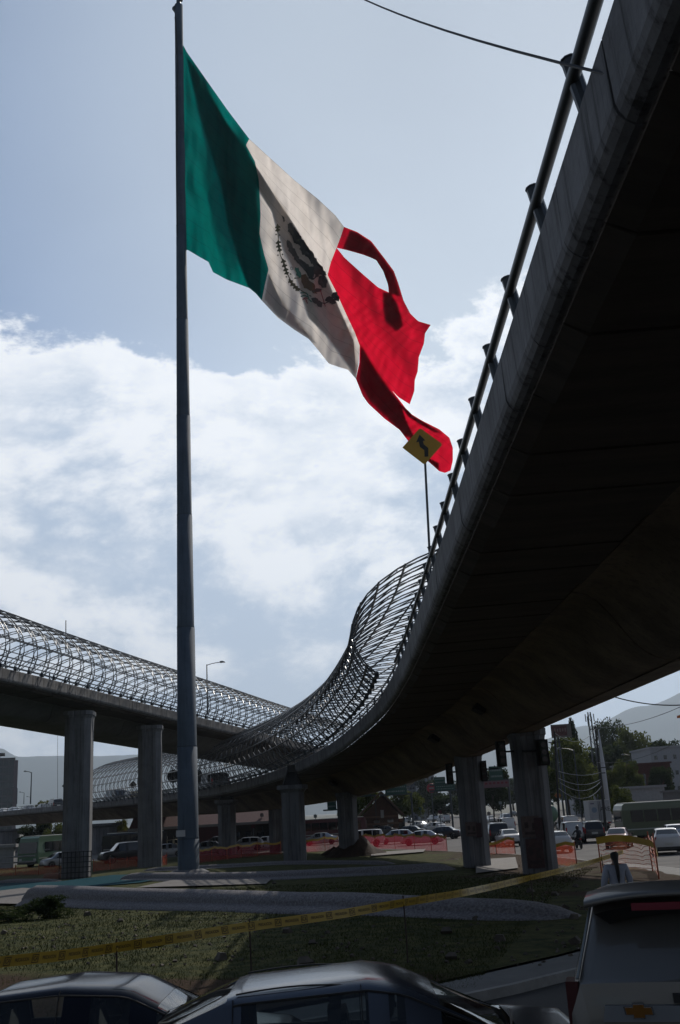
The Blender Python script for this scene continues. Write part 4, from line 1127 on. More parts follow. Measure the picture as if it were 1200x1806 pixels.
# ------------------------------------------------------------------ the three cars stopped in front
PAINT['front_silver'] = mat('paint_front_silver', (.07, .08, .10), .2, .5, coat=.15, var=.06, vscale=1.2)
PAINT['front_navy'] = mat('paint_front_navy', (.005, .006, .012), .13, .0, spec=.2)
PAINT['front_taupe'] = mat('paint_front_taupe', (.12, .115, .105), .4, .4, coat=.6)
def person_bust(label, loc, rz, shirt, hair, cat='person'):
    r = thing('person', label, cat, loc, rz)
    mb = MB()
    prof = [(.18, .17, .0), (.17, .16, .2), (.20, .15, .38), (.22, .13, .50), (.17, .11, .57), (.07, .07, .60), (.055, .055, .66), (.07, .085, .70), (.08, .10, .76), (.082, .105, .82), (.07, .09, .88), (.03, .04, .92)]
    rows = []
    for (a, b_, z) in prof:
        rows.append([(a * math.cos(t_ * math.pi / 8) * (1 if True else 1) * .0 + b_ * math.cos(t_ * math.pi / 8) + (.02 if z > .6 else 0), a * math.sin(t_ * math.pi / 8), z) for t_ in range(17)])
    mb.grid(rows)
    mb.bar((0, .2, .5), (.05, .27, .28), .055, 8, .045); mb.bar((.05, .27, .28), (.34, .18, .30), .045, 8, .035); mb.bar((0, -.2, .5), (.05, -.27, .28), .055, 8, .045); mb.bar((.05, -.27, .28), (.34, -.18, .30), .045, 8, .035)
    mb.box((.12, 0, .775), (.03, .025, .04)); mb.box((.38, .17, .31), (.09, .07, .04)); mb.box((.38, -.17, .31), (.09, .07, .04))
    mb.obj('body', shirt, r, True)
    hb = MB(); rows = []
    for (q_, z) in ((.088, .80), (.10, .84), (.092, .89), (.06, .935), (.01, .95)): rows.append([(q_ * 1.15 * math.cos(t_ * math.pi / 8) - .0, q_ * math.sin(t_ * math.pi / 8), z) for t_ in range(17)])
    hb.grid(rows); hb.box((-.05, 0, .82), (.10, .16, .12)); hb.obj('hair', hair, r, True)
    return r
SKIN = mat('shirt_dark', (.02, .022, .028), .9); HAIR = mat('hair_black', (.008, .007, .007), .7)
def interior(root, seats, floorz, wheelx, y0):
    for (x, y) in seats:
        mb = MB(); mb.box((x, y, floorz + .18), (.5, .48, .18)); mb.box((x - .28, y, floorz + .48), (.16, .46, .52), ry=-.18); mb.obj('seat', SEAT, root)
        MB().box((x - .34, y, floorz + .80), (.10, .26, .18)).obj('headrest', SEAT, root)
    mb = MB(); n = 20
    pts = [(wheelx + math.sin(a) * .0 - math.cos(a) * .08, y0 + math.sin(a) * .18, floorz + .62 + math.cos(a) * .17) for a in [2 * math.pi * k / n for k in range(n + 1)]]
    mb.tube(pts, .014, 5); mb.bar((wheelx, y0, floorz + .62), (wheelx + .3, y0, floorz + .5), .03, 6); mb.obj('steering_wheel', TRIM, root)
    MB().box((wheelx + .42, 0, floorz + .48), (.45, 1.4, .3)).obj('dashboard', SEAT, root)
# middle: silver hatchback facing right
mid_spec = hatch_spec()
_mx = [(-1.95, -1.98), (-1.92, -1.95), (-1.86, -1.9), (-1.72, -1.80), (-1.42, -1.20), (-1.34, -1.10), (-.62, -.24), (-.5, -.13), (.38, .02), (.5, .14), (1.2, .92), (1.7, 1.55), (1.9, 1.84), (1.95, 1.90)]
mid_spec['st'] = [(dict(_mx).get(s_[0], s_[0]),) + tuple(s_[1:]) for s_ in mid_spec['st']]
mid_spec['st'][9] = (.92, .22, .94, 1.05, .83, .83, .68); mid_spec['st'][10] = (1.5, .26, .88, .99, .80, .79, .66); mid_spec['wsside'] = True
lef_spec = sedan_spec(); lef_spec['wsside'] = True
lef_spec['st'] = [({.52: .24, .64: .36, 1.25: 1.12, -1.5: -1.62, -.98: -1.10, -.88: -1.0}.get(s_[0], s_[0]),) + tuple(s_[1:]) for s_ in lef_spec['st']]
mid = build_car(mid_spec, PAINT['front_silver'], GLS, 'hatchback', 'silver grey car in the foreground, bottom middle, roof and windows showing, bonnet to the right', 'car', see=True)
interior(mid, [(-.05, .37), (-.05, -.37), (-.95, .3), (-.95, -.3)], .38, .52, .37)
mid.location = (0.12, 8.75, g(0, 8.75) + .03); mid.rotation_euler = (0, 0, R_(1))
for nm, a_, b_ in (('roof_ditch', (-1.12, .535), (.05, .535)), ('roof_ditch', (-1.12, -.535), (.05, -.535))):
    MB().tube([(a_[0] + (b_[0] - a_[0]) * k / 12, a_[1], 1.40 + .052 * math.sin(math.pi * min(1, k / 12 * .9 + .1)) ) for k in range(13)], .008, 4).obj(nm, TRIM, mid)
MB().tube([(.92, -.55, 1.04), (.98, -.2, 1.075), (1.02, .1, 1.085)], .012, 4).obj('wiper', TRIM, mid)
def seams(root, st, xs, x0, x1, y_off=.003):
    def inter(x):
        for a, b in zip(st, st[1:]):
            if a[0] <= x <= b[0]:
                f = (x - a[0]) / (b[0] - a[0]); return station_pts([p + (q - p) * f for p, q in zip(a, b)])
    for sd in (1, -1):
        for x in xs:
            P = inter(x); MB().tube([(p.x, (p.y + y_off) * sd, p.z + .002) for p in P[1:7]], .006, 4).obj('door_seam', BLACK, root)
        for row, r_, nm in ((4, .010, 'belt_trim'), (5, .009, 'window_seal')):
            n = 26; MB().tube([((q := inter(x0 + (x1 - x0) * k / n)[row]).x, (q.y + y_off) * sd, q.z) for k in range(n + 1)], r_, 4).obj(nm, TRIM, root)
seams(mid, mid_spec['st'], (-1.14, -.18, .85), -1.14, .88)
# left: dark blue saloon
lef = build_car(lef_spec, PAINT['front_navy'], GLS, 'sedan', 'dark navy sedan at bottom left, half behind the silver hatchback, driver at the wheel', 'car', see=True)
interior(lef, [(.08, .37), (.08, -.37), (-.85, .3), (-.85, -.3)], .36, .62, .37)
lef.location = (-2.62, 11.0, g(-2.6, 11.0) - .02); lef.rotation_euler = (0, 0, R_(0))
seams(lef, lef_spec['st'], (-1.02, -.33, .95), -1.02, 1.05)
for (x, z) in ((-1.14, 1.03), (-1.13, .955), (-1.06, 1.01)):
    MB().lathe([(.042, 0), (.042, .004)], (x, -.792, z), 14, 'Y').obj('sticker', mat('sticker_pale', (.35, .45, .5), .5), lef)
person_bust('driver in dark clothes in profile at the wheel of the dark navy sedan', (-2.62 + .1, 11.0 + .37, lef.location.z + .36), 0, SKIN, HAIR)
person_bust('driver in dark clothes inside the silver grey hatchback', (.12 - .02, 8.75 + .37, mid.location.z + .36), 0, SKIN, HAIR)
# right: big off-road wagon seen from behind
sv = dict(st=[(-2.58, .62, .98, 1.05, .86, .90, .80), (-2.54, .50, 1.16, 1.30, .95, .965, .86), (-2.50, .45, 1.24, 1.33, .97, .98, .86), (-2.16, .42, 1.25, 1.87, .985, .985, .68), (-2.02, .42, 1.25, 1.885, .99, .99, .69), (-1.2, .42, 1.25, 1.85, 1.0, 1.0, .71), (-1.08, .42, 1.25, 1.845, 1.0, 1.0, .71), (-.2, .42, 1.24, 1.78, 1.0, 1.0, .72), (-.1, .42, 1.24, 1.77, 1.0, 1.0, .72), (.5, .42, 1.22, 1.68, 1.0, 1.0, .71), (.6, .42, 1.22, 1.65, 1.0, 1.0, .71), (1.4, .42, 1.2, 1.28, .99, .99, .85), (2.3, .45, 1.08, 1.14, .96, .96, .84), (2.55, .5, .9, .94, .86, .86, .74), (2.6, .6, .8, .82, .8, .78, .7)],
          zones=['b', 'b', 'rw', 'b', 'sw1', 'b', 'sw2', 'b', 'sw3', 'b', 'ws', 'b', 'b', 'b', 'b'], wheels=(-1.55, 1.6), wr=.40, floor=.5, rwj=5,
          bits=[('taillight', mat('dark_red_lens', (.05, .006, .008), .3), (-2.44, .93, 1.0), (.2, .10, .62), {}), ('headlight', LAMPW, (2.4, .74, .95), (.2, .3, .2), {}), ('rear_bumper', PAINT['front_taupe'], (-2.62, 0, .58), (.2, 1.8, .26), dict(tp=.95)), ('front_bumper', TRIM, (2.56, 0, .6), (.14, 1.6, .24), {})])
c_ = at(1000, 1725, Y=7.9)
suv = build_car(sv, PAINT['front_taupe'], mat('privacy_glass', (.004, .006, .010), .04, spec=.28), 'suv_car', 'big taupe off-road wagon seen from behind, bottom right corner, gold cross-shaped tailgate emblem', 'car')
def SB(name, m, c, d, **k):
    return MB().box(c, d, **k).obj(name, m, suv)
mb = MB(); n = 16; rows = []
for (dx, zz) in ((0, 0), (-.30, -.035), (-.34, -.075), (-.30, -.09), (-.02, -.085)):
    rows.append([(-2.10 + dx + .03 * (1 - abs(2 * k / n - 1) ** 3) * -1, (2 * k / n - 1) * (.75 + (.02 if dx else 0)), 1.93 + zz - .065 * abs(2 * k / n - 1) ** 2.6) for k in range(n + 1)])
mb.grid(rows); mb.obj('spoiler', PAINT['front_taupe'], suv, True)
mb = MB(); rows = []
for (dx, zz) in ((-.36, -.088), (-.30, -.155), (-.18, -.18)):
    rows.append([(-2.09 + dx, (2 * k / n - 1) * (.69 - .10 * (zz < -.1)), 1.89 + zz - .06 * abs(2 * k / n - 1) ** 2.6) for k in range(n + 1)])
mb.grid(rows); mb.obj('spoiler_skirt', TRIM, suv, True)
SB('brake_light', mat('brake_lens', (.17, .004, .02), .3), (-2.455, .16, 1.785), (.03, .46, .05))
SB('chrome_handle_bar', mat('silver_bar', (.24, .26, .29), .3, .6), (-2.60, .06, 1.115), (.05, 1.3, .10), tp=.96)
SB('plate_recess', TRIM, (-2.60, 0, .93), (.03, .70, .22)); SB('number_plate', PLATE, (-2.62, 0, .91), (.02, .36, .16))
SB('glass_handle', TRIM, (-2.585, -.12, 1.205), (.07, .56, .055)); SB('rear_wiper', TRIM, (-2.51, -.25, 1.36), (.03, .6, .025))
mb = MB(); bx = -2.645
mb.prism([(.0 + a, b_) for a, b_ in ((-.115, -.012), (-.105, .04), (-.045, .04), (-.045, .062), (.045, .062), (.045, .04), (.115, .04), (.105, -.012), (.045, -.012), (.045, -.036), (-.045, -.036), (-.045, -.012))], bx - .008, bx + .01, 'X')
o = mb.obj('emblem_rim', CHROME, suv); o.location = (0, .43, 1.125)
mb = MB(); mb.prism([(a * .90, b_ * .82 + .002) for a, b_ in ((-.115, -.012), (-.105, .04), (-.045, .04), (-.045, .062), (.045, .062), (.045, .04), (.115, .04), (.105, -.012), (.045, -.012), (.045, -.036), (-.045, -.036), (-.045, -.012))], bx - .014, bx - .009, 'X')
o = mb.obj('emblem_gold', mat('emblem_gold', (.20, .085, .012), .35, .5), suv); o.location = (0, .43, 1.125)
for sd in (1, -1):
    tr_ = []
    for k in range(9):
        f = k / 8; st_ = [x0 + (x1 - x0) * f for x0, x1 in zip(sv['st'][2], sv['st'][3])]
        q5 = station_pts(st_)[5]; tr_.append((q5.x - .012, (q5.y + .012) * sd, q5.z + .006))
    MB().tube(tr_, .013, 5).obj('chrome_trim', mat('trim_pale', (.22, .23, .22), .3, .6), suv)


_f = R_(15)
_hx, _hy = math.sin(_f), math.cos(_f)            # heading
suv.location = (c_.x + .05 + .81 * math.cos(_f) + 2.5 * _hx, c_.y - .81 * math.sin(_f) + 2.5 * _hy, g(3, 9) + .16); suv.scale = (1.04, .88, 1.0); suv.rotation_euler = (0, 0, math.pi / 2 - _f)

# ------------------------------------------------------------------ fountain basins of the roundabout: pebble-clad rounded walls, pool, earth
PEB = mat('pebble_cladding', (0.27, 0.26, 0.27), 0.9, var=.6, vscale=16, spec=.08, bump=.9, bscale=30)
def berm(name, label, pts, hs, w=1.5, extra=.35):
    P = cr_spline([(x, y, 0) for x, y in pts], .6)
    n = len(P); rows = []
    for i, p in enumerate(P):
        a = P[max(i - 1, 0)]; b_ = P[min(i + 1, n - 1)]; d = (b_ - a).normalized(); nn = Vector((d.y, -d.x, 0))
        k = i / (n - 1)
        h = hs[0] + (hs[1] - hs[0]) * k
        e = min(1, i / 2.5, (n - 1 - i) / 2.5) ** .5 * .85 + .15
        r = []
        zg = g(p.x, p.y) + .05
        for (o_, z) in ((-.62 * w, -.2), (-.60 * w, .10), (-.50 * w, .30 * h), (-.36 * w, .42 * h), (-.34 * w, .47 * h), (-.34 * w, .62 * h), (-.24 * w, .90 * h), (-.08 * w, h), (.12 * w, h * .97), (.30 * w, .7 * h), (.34 * w, -.2)):
            r.append(p - nn * (-o_) * 1.0 * (.5 + .5 * e) + Vector((0, 0, zg + (z * e if z > 0 else z))) if False else p + nn * (-o_) * (.5 + .5 * e) + Vector((0, 0, zg + (z * e if z > 0 else z))))
        rows.append(r)
    mb = MB(); mb.grid(rows); mb.add(rows[0], [tuple(range(11))]); mb.add(rows[-1], [tuple(range(11))])
    o = mb.obj(name, PEB, None, True, label=label, category='low wall')
    return o
def gg(*l): return [tuple(gp(x, y))[:2] for x, y in l]
berm('basin_wall', 'long rounded pebble-clad basin wall, the nearest, crossing the lawn above the yellow tape', gg((48, 1602), (180, 1606), (330, 1609), (520, 1614), (700, 1618), (860, 1624), (1030, 1626)), (.95, .42))
berm('basin_wall', 'second rounded pebble basin wall farther back, between flagpole and the near pier', gg((215, 1556), (300, 1556), (400, 1556), (560, 1551), (700, 1544), (815, 1536)), (.55, .5), 1.6)
berm('basin_wall', 'thin farthest grey basin kerb in front of the dirt mound', gg((250, 1540), (400, 1533), (520, 1527), (700, 1527)), (.35, .3), 1.2)
berm('basin_wall', 'short dark rounded wall piece left of the blue pool', gg((-10, 1562), (60, 1560), (120, 1556)), (.4, .3), 1.4)
def sheet(name, pl, m, dz=.16, **k):
    P = [gp(x, y) for x, y in pl]
    mb = MB(); n = len(P)
    c = sum(P, Vector()) / n
    rows = []
    for f in (0, .33, .66, 1.0):
        rows.append([((c.x + (p.x - c.x) * f), (c.y + (p.y - c.y) * f), isz(c.x + (p.x - c.x) * f, c.y + (p.y - c.y) * f) + dz - .13) for p in P + [P[0]]])
    return mb.grid(rows).obj(name, m, None, True, **k)
sheet('pool_floor', [(-60, 1575), (60, 1590), (130, 1572), (250, 1562), (330, 1545), (200, 1548), (100, 1560), (0, 1562), (-60, 1562)], mat('pool_paint', (.008, .055, .075), .95, var=.3, spec=.05), .19, kind='structure')
sheet('terrace', [(-60, 1600), (45, 1604), (100, 1575), (40, 1572), (-60, 1585)], mat('pale_terrace', (.13, .12, .115), .8, var=.35, vscale=2, bump=.4), .22, kind='structure')
sheet('terrace', [(240, 1572), (470, 1565), (480, 1556), (330, 1552)], MATS['pale_terrace'], .2, kind='structure')
sheet('terrace', [(655, 1509), (752, 1502), (748, 1508), (655, 1515)], MATS['pale_terrace'], .25, kind='structure')
sheet('sidewalk', [(840, 1522), (910, 1518), (915, 1538), (840, 1548)], MATS['pale_terrace'], .22, kind='structure')
EARTH = mat('dug_earth', (.045, .026, .016), .95, var=.5, vscale=3, bump=.9, bscale=8)
def mound(label, px, py, rx, ry, h, seed=0, m=EARTH, name='dirt_mound', cat='dirt mound'):
    p = gp(px, py); rows = []
    for i in range(9):
        f = i / 8; rows.append([])
        for k in range(25):
            a = 2 * math.pi * k / 24; q = 1 - f
            nz = 1 + .22 * mnoise.noise(Vector((math.cos(a) * 2 + seed, math.sin(a) * 2, f * 3)))
            rows[-1].append((p.x + math.cos(a) * rx * q * nz, p.y + math.sin(a) * ry * q * nz, g(p.x, p.y) - .1 + h * (f ** 1.15) * (1 + .15 * mnoise.noise(Vector((a * 2, f * 5, seed))))))
        rows[-1][-1] = rows[-1][0]
    return MB().grid(rows).obj(name, m, None, True, label=label, category=cat)
mound('dark conical heap of dug earth at the foot of the middle pier', 628, 1512, 3.0, 2.4, 2.2)
mound('low rubble heap at the foot of the tall flared pier', 590, 1510, 1.8, 1.4, .9, 3)
mound('small earth heap left of the second pier', 800, 1520, 1.6, 1.2, .35, 5)
mound('low earth heap by the nearest pier, beside the tape', 985, 1540, 2.6, 2.0, .5, 7)
# loose stones, clods and litter
mb = MB()
for i in range(900):
    px, py = random.uniform(-20, 1060), random.choice([random.uniform(1525, 1620), random.uniform(1600, 1720)])
    p = gp(px, py); 
    if p.x > 4 + (p.y - 20) * .4: continue
    s_ = random.uniform(.02, .07) * (1 + (random.random() < .05) * 2)
    mb.box((p.x, p.y, isz(p.x, p.y) + s_ * .25), (s_ * 1.4, s_, s_ * .8), rz=random.random() * 6, rx=random.random(), tp=.6)
mb.obj('rubble', mat('rubble_stone', (.09, .075, .06), .9, var=.5, vscale=4), kind='stuff')
# grass blades over the lawn
mb = MB()
for i in range(110000):
    Y = 16.5 + 38 * random.random() ** 1.6
    x = random.uniform(-.42, .42) * Y * .95
    n_ = mnoise.noise(Vector((x * .22, Y * .22, 3)))
    if Y + .42 * x < 18.3 + n_ * 3 and random.random() < .82: continue
    if x > 2 + (Y - 18) * .28: continue
    z = isz(x, Y) - .01
    h = random.uniform(.025, .085) * (1 + n_ * .6); a = random.random() * 6.28; w = .002 + .0003 * Y
    dx, dy = math.cos(a) * w, math.sin(a) * w; lx, ly = random.uniform(-.06, .06), random.uniform(-.06, .06)
    b_ = len(mb.v); mb.v += [(x - dx, Y - dy, z), (x + dx, Y + dy, z), (x + lx, Y + ly, z + h)]; mb.f.append((b_, b_ + 1, b_ + 2)); mb.mi.append(0)
mb.obj('grass', mat('grass_blade', (.055, .060, .020), .9, spec=.02, var=.4, vscale=.6, col2=(.032, .042, .013)), fix=False, kind='stuff')

# ------------------------------------------------------------------ plants
LEAFM = {}
def leafmat(k, c, c2):
    if k in LEAFM: return LEAFM[k]
    m = bpy.data.materials.new('leaf_' + k); m.use_nodes = True
    t = m.node_tree; t.nodes.clear(); o = t.nodes.new('ShaderNodeOutputMaterial')
    d = t.nodes.new('ShaderNodeBsdfDiffuse'); tl = t.nodes.new('ShaderNodeBsdfTranslucent'); mx = t.nodes.new('ShaderNodeMixShader'); mx.inputs[0].default_value = .4
    tcn = t.nodes.new('ShaderNodeTexCoord'); f = smooth_n(t, noise_n(t, tcn.outputs['Object'], 1.1, 4, .6), .35, .65)
    c_ = t.nodes.new('ShaderNodeMix'); c_.data_type = 'RGBA'; t.links.new(f, c_.inputs[0]); c_.inputs[6].default_value = (*c, 1); c_.inputs[7].default_value = (*c2, 1)
    t.links.new(c_.outputs[2], d.inputs[0]); t.links.new(c_.outputs[2], tl.inputs[0]); t.links.new(d.outputs[0], mx.inputs[1]); t.links.new(tl.outputs[0], mx.inputs[2]); t.links.new(mx.outputs[0], o.inputs[0])
    LEAFM[k] = m; return m
GRA = leafmat('mid', (.045, .06, .016), (.11, .125, .032)); DRK = leafmat('dark', (.016, .026, .012), (.040, .055, .022)); YEL = leafmat('yellow', (.06, .07, .015), (.12, .12, .025))
BARK = mat('bark', (.05, .038, .028), .95, var=.4, vscale=4, bump=.5)
def crown_mesh(seed, n, lobes, size, kind='round'):
    rnd = random.Random(seed); mb = MB(); cl = []
    for i in range(lobes):
        if kind == 'conifer':
            f = i / lobes; a = rnd.random() * 6.28; rr = .42 * (1 - f) ** .9
            cl.append((Vector((math.cos(a) * rr * rnd.random(), math.sin(a) * rr * rnd.random(), .12 + f * .9)), .10 + .22 * (1 - f), .07))
        else:
            a = rnd.random() * 6.28; r = .42 * rnd.random() ** .5; z = .34 + .54 * rnd.random()
            k = 1 - max(0, (z - .62)) * 1.5
            cl.append((Vector((math.cos(a) * r * k, math.sin(a) * r * k, z)), rnd.uniform(.10, .21), rnd.uniform(.08, .15)))
    for i in range(n):
        c, rh, rv = rnd.choice(cl)
        while True:
            p = Vector((rnd.uniform(-1, 1), rnd.uniform(-1, 1), rnd.uniform(-1, 1)))
            if .2 < p.length < 1: break
        p = Vector((p.x * rh, p.y * rh, p.z * rv)) + c
        s = size * rnd.uniform(.5, 1.3)
        u = Vector((rnd.uniform(-1, 1), rnd.uniform(-1, 1), rnd.uniform(-.6, .6))).normalized(); w = u.cross(Vector((rnd.uniform(-1, 1), rnd.uniform(-1, 1), rnd.uniform(-1, 1)))).normalized()
        b_ = len(mb.v); mb.v += [tuple(p - u * s), tuple(p + w * s * .6), tuple(p + u * s), tuple(p - w * s * .6)]; mb.f.append((b_, b_ + 1, b_ + 2, b_ + 3)); mb.mi.append(0)
    return mb.mesh('crown')
CROWNS = {('round', k): crown_mesh(k, 9000, 30 + 6 * k, .027) for k in range(3)}
CROWNS[('conifer', 0)] = crown_mesh(9, 6000, 40, .024, 'conifer'); CROWNS[('airy', 0)] = crown_mesh(11, 3200, 20, .022)
def trunk_mesh(seed, kind):
    rnd = random.Random(seed); mb = MB(); top = .9 if kind == 'conifer' else .62
    mb.tube([(0, 0, 0), (.005, 0, .15), (-.004, .006, .34), (.01, 0, top)], [.026, .02, .016, .005], 7)
    for i in range(7 if kind != 'conifer' else 3):
        a = i * 2.4; z = .26 + .045 * i
        mb.tube([(0, 0, z), (math.cos(a) * .11, math.sin(a) * .11, z + .12), (math.cos(a) * .24, math.sin(a) * .24, z + .26)], [.011, .007, .003], 5)
    return mb.mesh('trunk')
TR = {k: trunk_mesh(i, k) for i, k in enumerate(('round', 'conifer', 'airy'))}
for k in TR: TR[k].materials.append(BARK)
CM = {}
def tree(label, px, pyb, pyt, Y, wpx, kind='round', var=0, m=None, rz=None, group=None):
    """crown top at the photographed height; stands at its own distance"""
    m = m or GRA
    b_ = at(px, pyb, Y=Y); t_ = at(px, pyt, Y=Y)
    z0 = g(b_.x, b_.y) if Y < 150 else 0
    H_ = t_.z - z0; W_ = wpx / FPX * Y
    r = thing('conifer' if kind == 'conifer' else 'tree', label, 'tree', (b_.x, b_.y, z0), rz if rz is not None else random.random() * 6, group)
    key = (kind, var, m.name)
    if key not in CM:
        me = CROWNS[(kind, var)].copy(); me.materials.append(m); CM[key] = me
    c = link('crown', CM[key], None, r); t2 = link('trunk', TR[kind], None, r, False)
    s = W_ / 1.0
    for o in (c, t2): o.scale = (s, s, H_ / .98)
    return r
GT = 'trees beyond the avenue'
for a in [('broad leafy tree just right of the nearest pier, behind the wires', 1005, 1440, 1298, 170, 105, 'round', 0, GRA), ('round green tree beside the white mast base, right of the leaning pole', 1085, 1440, 1352, 160, 62, 'round', 1, GRA),
          ('dark pointed fir beside the telecom mast', 1028, 1440, 1278, 210, 46, 'conifer', 0, DRK), ('tall feathery dark tree with a ragged top right of the mast', 1075, 1420, 1268, 260, 66, 'airy', 0, DRK),
          ('second ragged tall tree standing right of the first feathery one', 1102, 1420, 1266, 255, 60, 'airy', 0, DRK), ('big round dark green tree with lit rim above the red building', 1128, 1420, 1282, 240, 82, 'round', 2, GRA),
          ('low dark tree behind the white house at the right edge', 1185, 1420, 1298, 260, 80, 'round', 1, DRK), ('dark tree filling the gap under the feathery trees', 1080, 1430, 1308, 230, 95, 'round', 1, DRK),
          ('shadowy tree between the two near piers behind the signs', 872, 1440, 1352, 190, 70, 'round', 0, DRK), ('dark tree left of the second pier under the green sign', 788, 1440, 1400, 240, 60, 'round', 1, DRK),
          ('bushy tree behind the brown gabled building on its right', 712, 1440, 1388, 215, 70, 'round', 2, GRA), ('green tree just right of the middle pier under the flyover', 648, 1440, 1390, 200, 60, 'round', 0, GRA),
          ('tree in shade left of the gabled building', 622, 1445, 1402, 190, 46, 'round', 1, DRK), ('dark spreading tree under the ramp at left', 62, 1505, 1455, 165, 66, 'round', 0, DRK),
          ('lighter green tree just left of the first tall pier under the ramp', 102, 1500, 1452, 150, 50, 'round', 2, GRA), ('yellow-green tree showing above the ramp parapet at left', 78, 1430, 1408, 260, 38, 'round', 1, YEL),
          ('small green tree between the wall pier and the second tall pier', 215, 1480, 1444, 175, 30, 'round', 2, YEL), ('dark bushy tree left of the second tall pier', 238, 1490, 1452, 180, 26, 'round', 1, DRK),
          ('dim tree behind the red-roofed station near the flared pier', 470, 1480, 1425, 210, 60, 'round', 0, DRK), ('leafy tree far right beyond the green bus', 1100, 1440, 1385, 130, 40, 'round', 2, GRA), ('bushy tree partly covering the red building on its left', 1118, 1440, 1340, 160, 52, 'round', 0, GRA), ('dark tree between the red building and the right-edge house', 1176, 1440, 1346, 165, 46, 'round', 1, DRK), ('wide dark tree rising behind the billboard posts', 968, 1440, 1322, 190, 60, 'round', 2, DRK)]:
    tree(*a, group=GT)
def scatter_far(n):
    for i in range(n):
        px = 640 + 560 * random.random() ** .8
        yield px
for i, (px, w_) in enumerate([(755, 'between the gabled building and the green signs'), (820, 'behind the second pier'), (845, 'just right of the second pier'), (905, 'behind the nearest pier'), (960, 'just right of the nearest pier, lowest'), (985, 'below the square billboard'), (1045, 'at the foot of the telecom mast'), (1060, 'behind the leaning utility pole'), (1120, 'behind the grey shed'), (1150, 'above the red building on its right'), (1170, 'left of the right-edge house'), (1195, 'at the extreme right edge above the house')]):
    tree('dim treetop in the hazy woods, ' + w_, px, 1420, 1372 - (px > 930) * random.uniform(10, 50), 330 + 12 * i, random.uniform(50, 90), 'round', i % 3, DRK, group='belt of woods behind the avenue')
p = gp(70, 1630)
r = thing('bush', 'dark low bush on the lawn at the left edge in front of the pebble wall', 'bush', (p.x + .3, p.y, g(p.x, p.y)))
me = crown_mesh(31, 5000, 26, .028); me.materials.append(DRK); c = link('foliage', me, None, r); c.scale = (1.9, 1.0, 1.15); c.location = (-.15, 0, -.25)
me = crown_mesh(33, 5000, 26, .03); me.materials.append(DRK); r = thing('bush', 'flat dark shrub spreading off the left edge beside the taller bush', 'bush', (p.x - 1.4, p.y - .6, g(p.x, p.y))); c = link('foliage', me, None, r); c.scale = (2.6, 1.2, .8); c.location = (0, 0, -.2)
for o in (r,): MB().bar((0, 0, 0), (0, 0, .3), .03, 5).obj('stem', BARK, o)
MB().bar((0, 0, 0), (0, 0, .4), .03, 5).obj('stem', BARK, bpy.data.objects['bush'])

# ------------------------------------------------------------------ caution tape on stakes with its lettering
TAPE = mat('tape_yellow', (.40, .26, .02), .45, var=.1, trans=0); INK = mat('tape_ink', (.03, .02, .01), .6)
tp = [at(-90, 1712, Y=13.2), at(0, 1697, Y=14), at(110, 1685, Y=15), at(205, 1671, Y=16), at(320, 1653, Y=16.6), at(440, 1634, Y=17.4), at(600, 1612, Y=18.4), at(712, 1592, Y=19.6), at(830, 1572, Y=23.0), at(936, 1548, Y=27), at(1010, 1530, Y=31), at(1070, 1512, Y=36), at(1100, 1502, Y=41)]
TP = cr_spline(tp, .12)
rt = thing('caution_tape', 'long yellow caution tape lettered PRECAUCION strung on stakes across the lawn', 'caution tape')
TW = .145
def tframe(s):
    i = min(int(s / .12), len(TP) - 2); f = s / .12 - i
    d = (TP[i + 1] - TP[i]).normalized(); p = TP[i].lerp(TP[i + 1], f)
    n = d.cross(Vector((0, 0, 1))).normalized(); u = n.cross(d).normalized()
    a = .25 * math.sin(s * .8) + .12 * math.sin(s * 2.3)
    return p, d, n * math.cos(a) - u * math.sin(a), u * math.cos(a) + n * math.sin(a)
rows = []; LT = (len(TP) - 1) * .12
for i in range(len(TP)):
    p, d, n, u = tframe(min(i * .12, LT - .001)); w = TW
    rows.append([p - u * w / 2, p, p + u * w / 2])
MB().grid(rows).obj('ribbon', TAPE, rt, True, fix=False)
Vp, Fp = text_mesh('PRECAUCION', .058); _w = max(v.x for v in Vp) - min(v.x for v in Vp); Vp = [Vector((v.x * .25 / _w, v.y * .95, 0)) for v in Vp]; Vi, Fi = text_mesh('ICA', .075); _w = max(v.x for v in Vi) - min(v.x for v in Vi); Vi = [Vector((v.x * .085 / _w, v.y, 0)) for v in Vi]
mbl = MB(); s = .5; per = .50
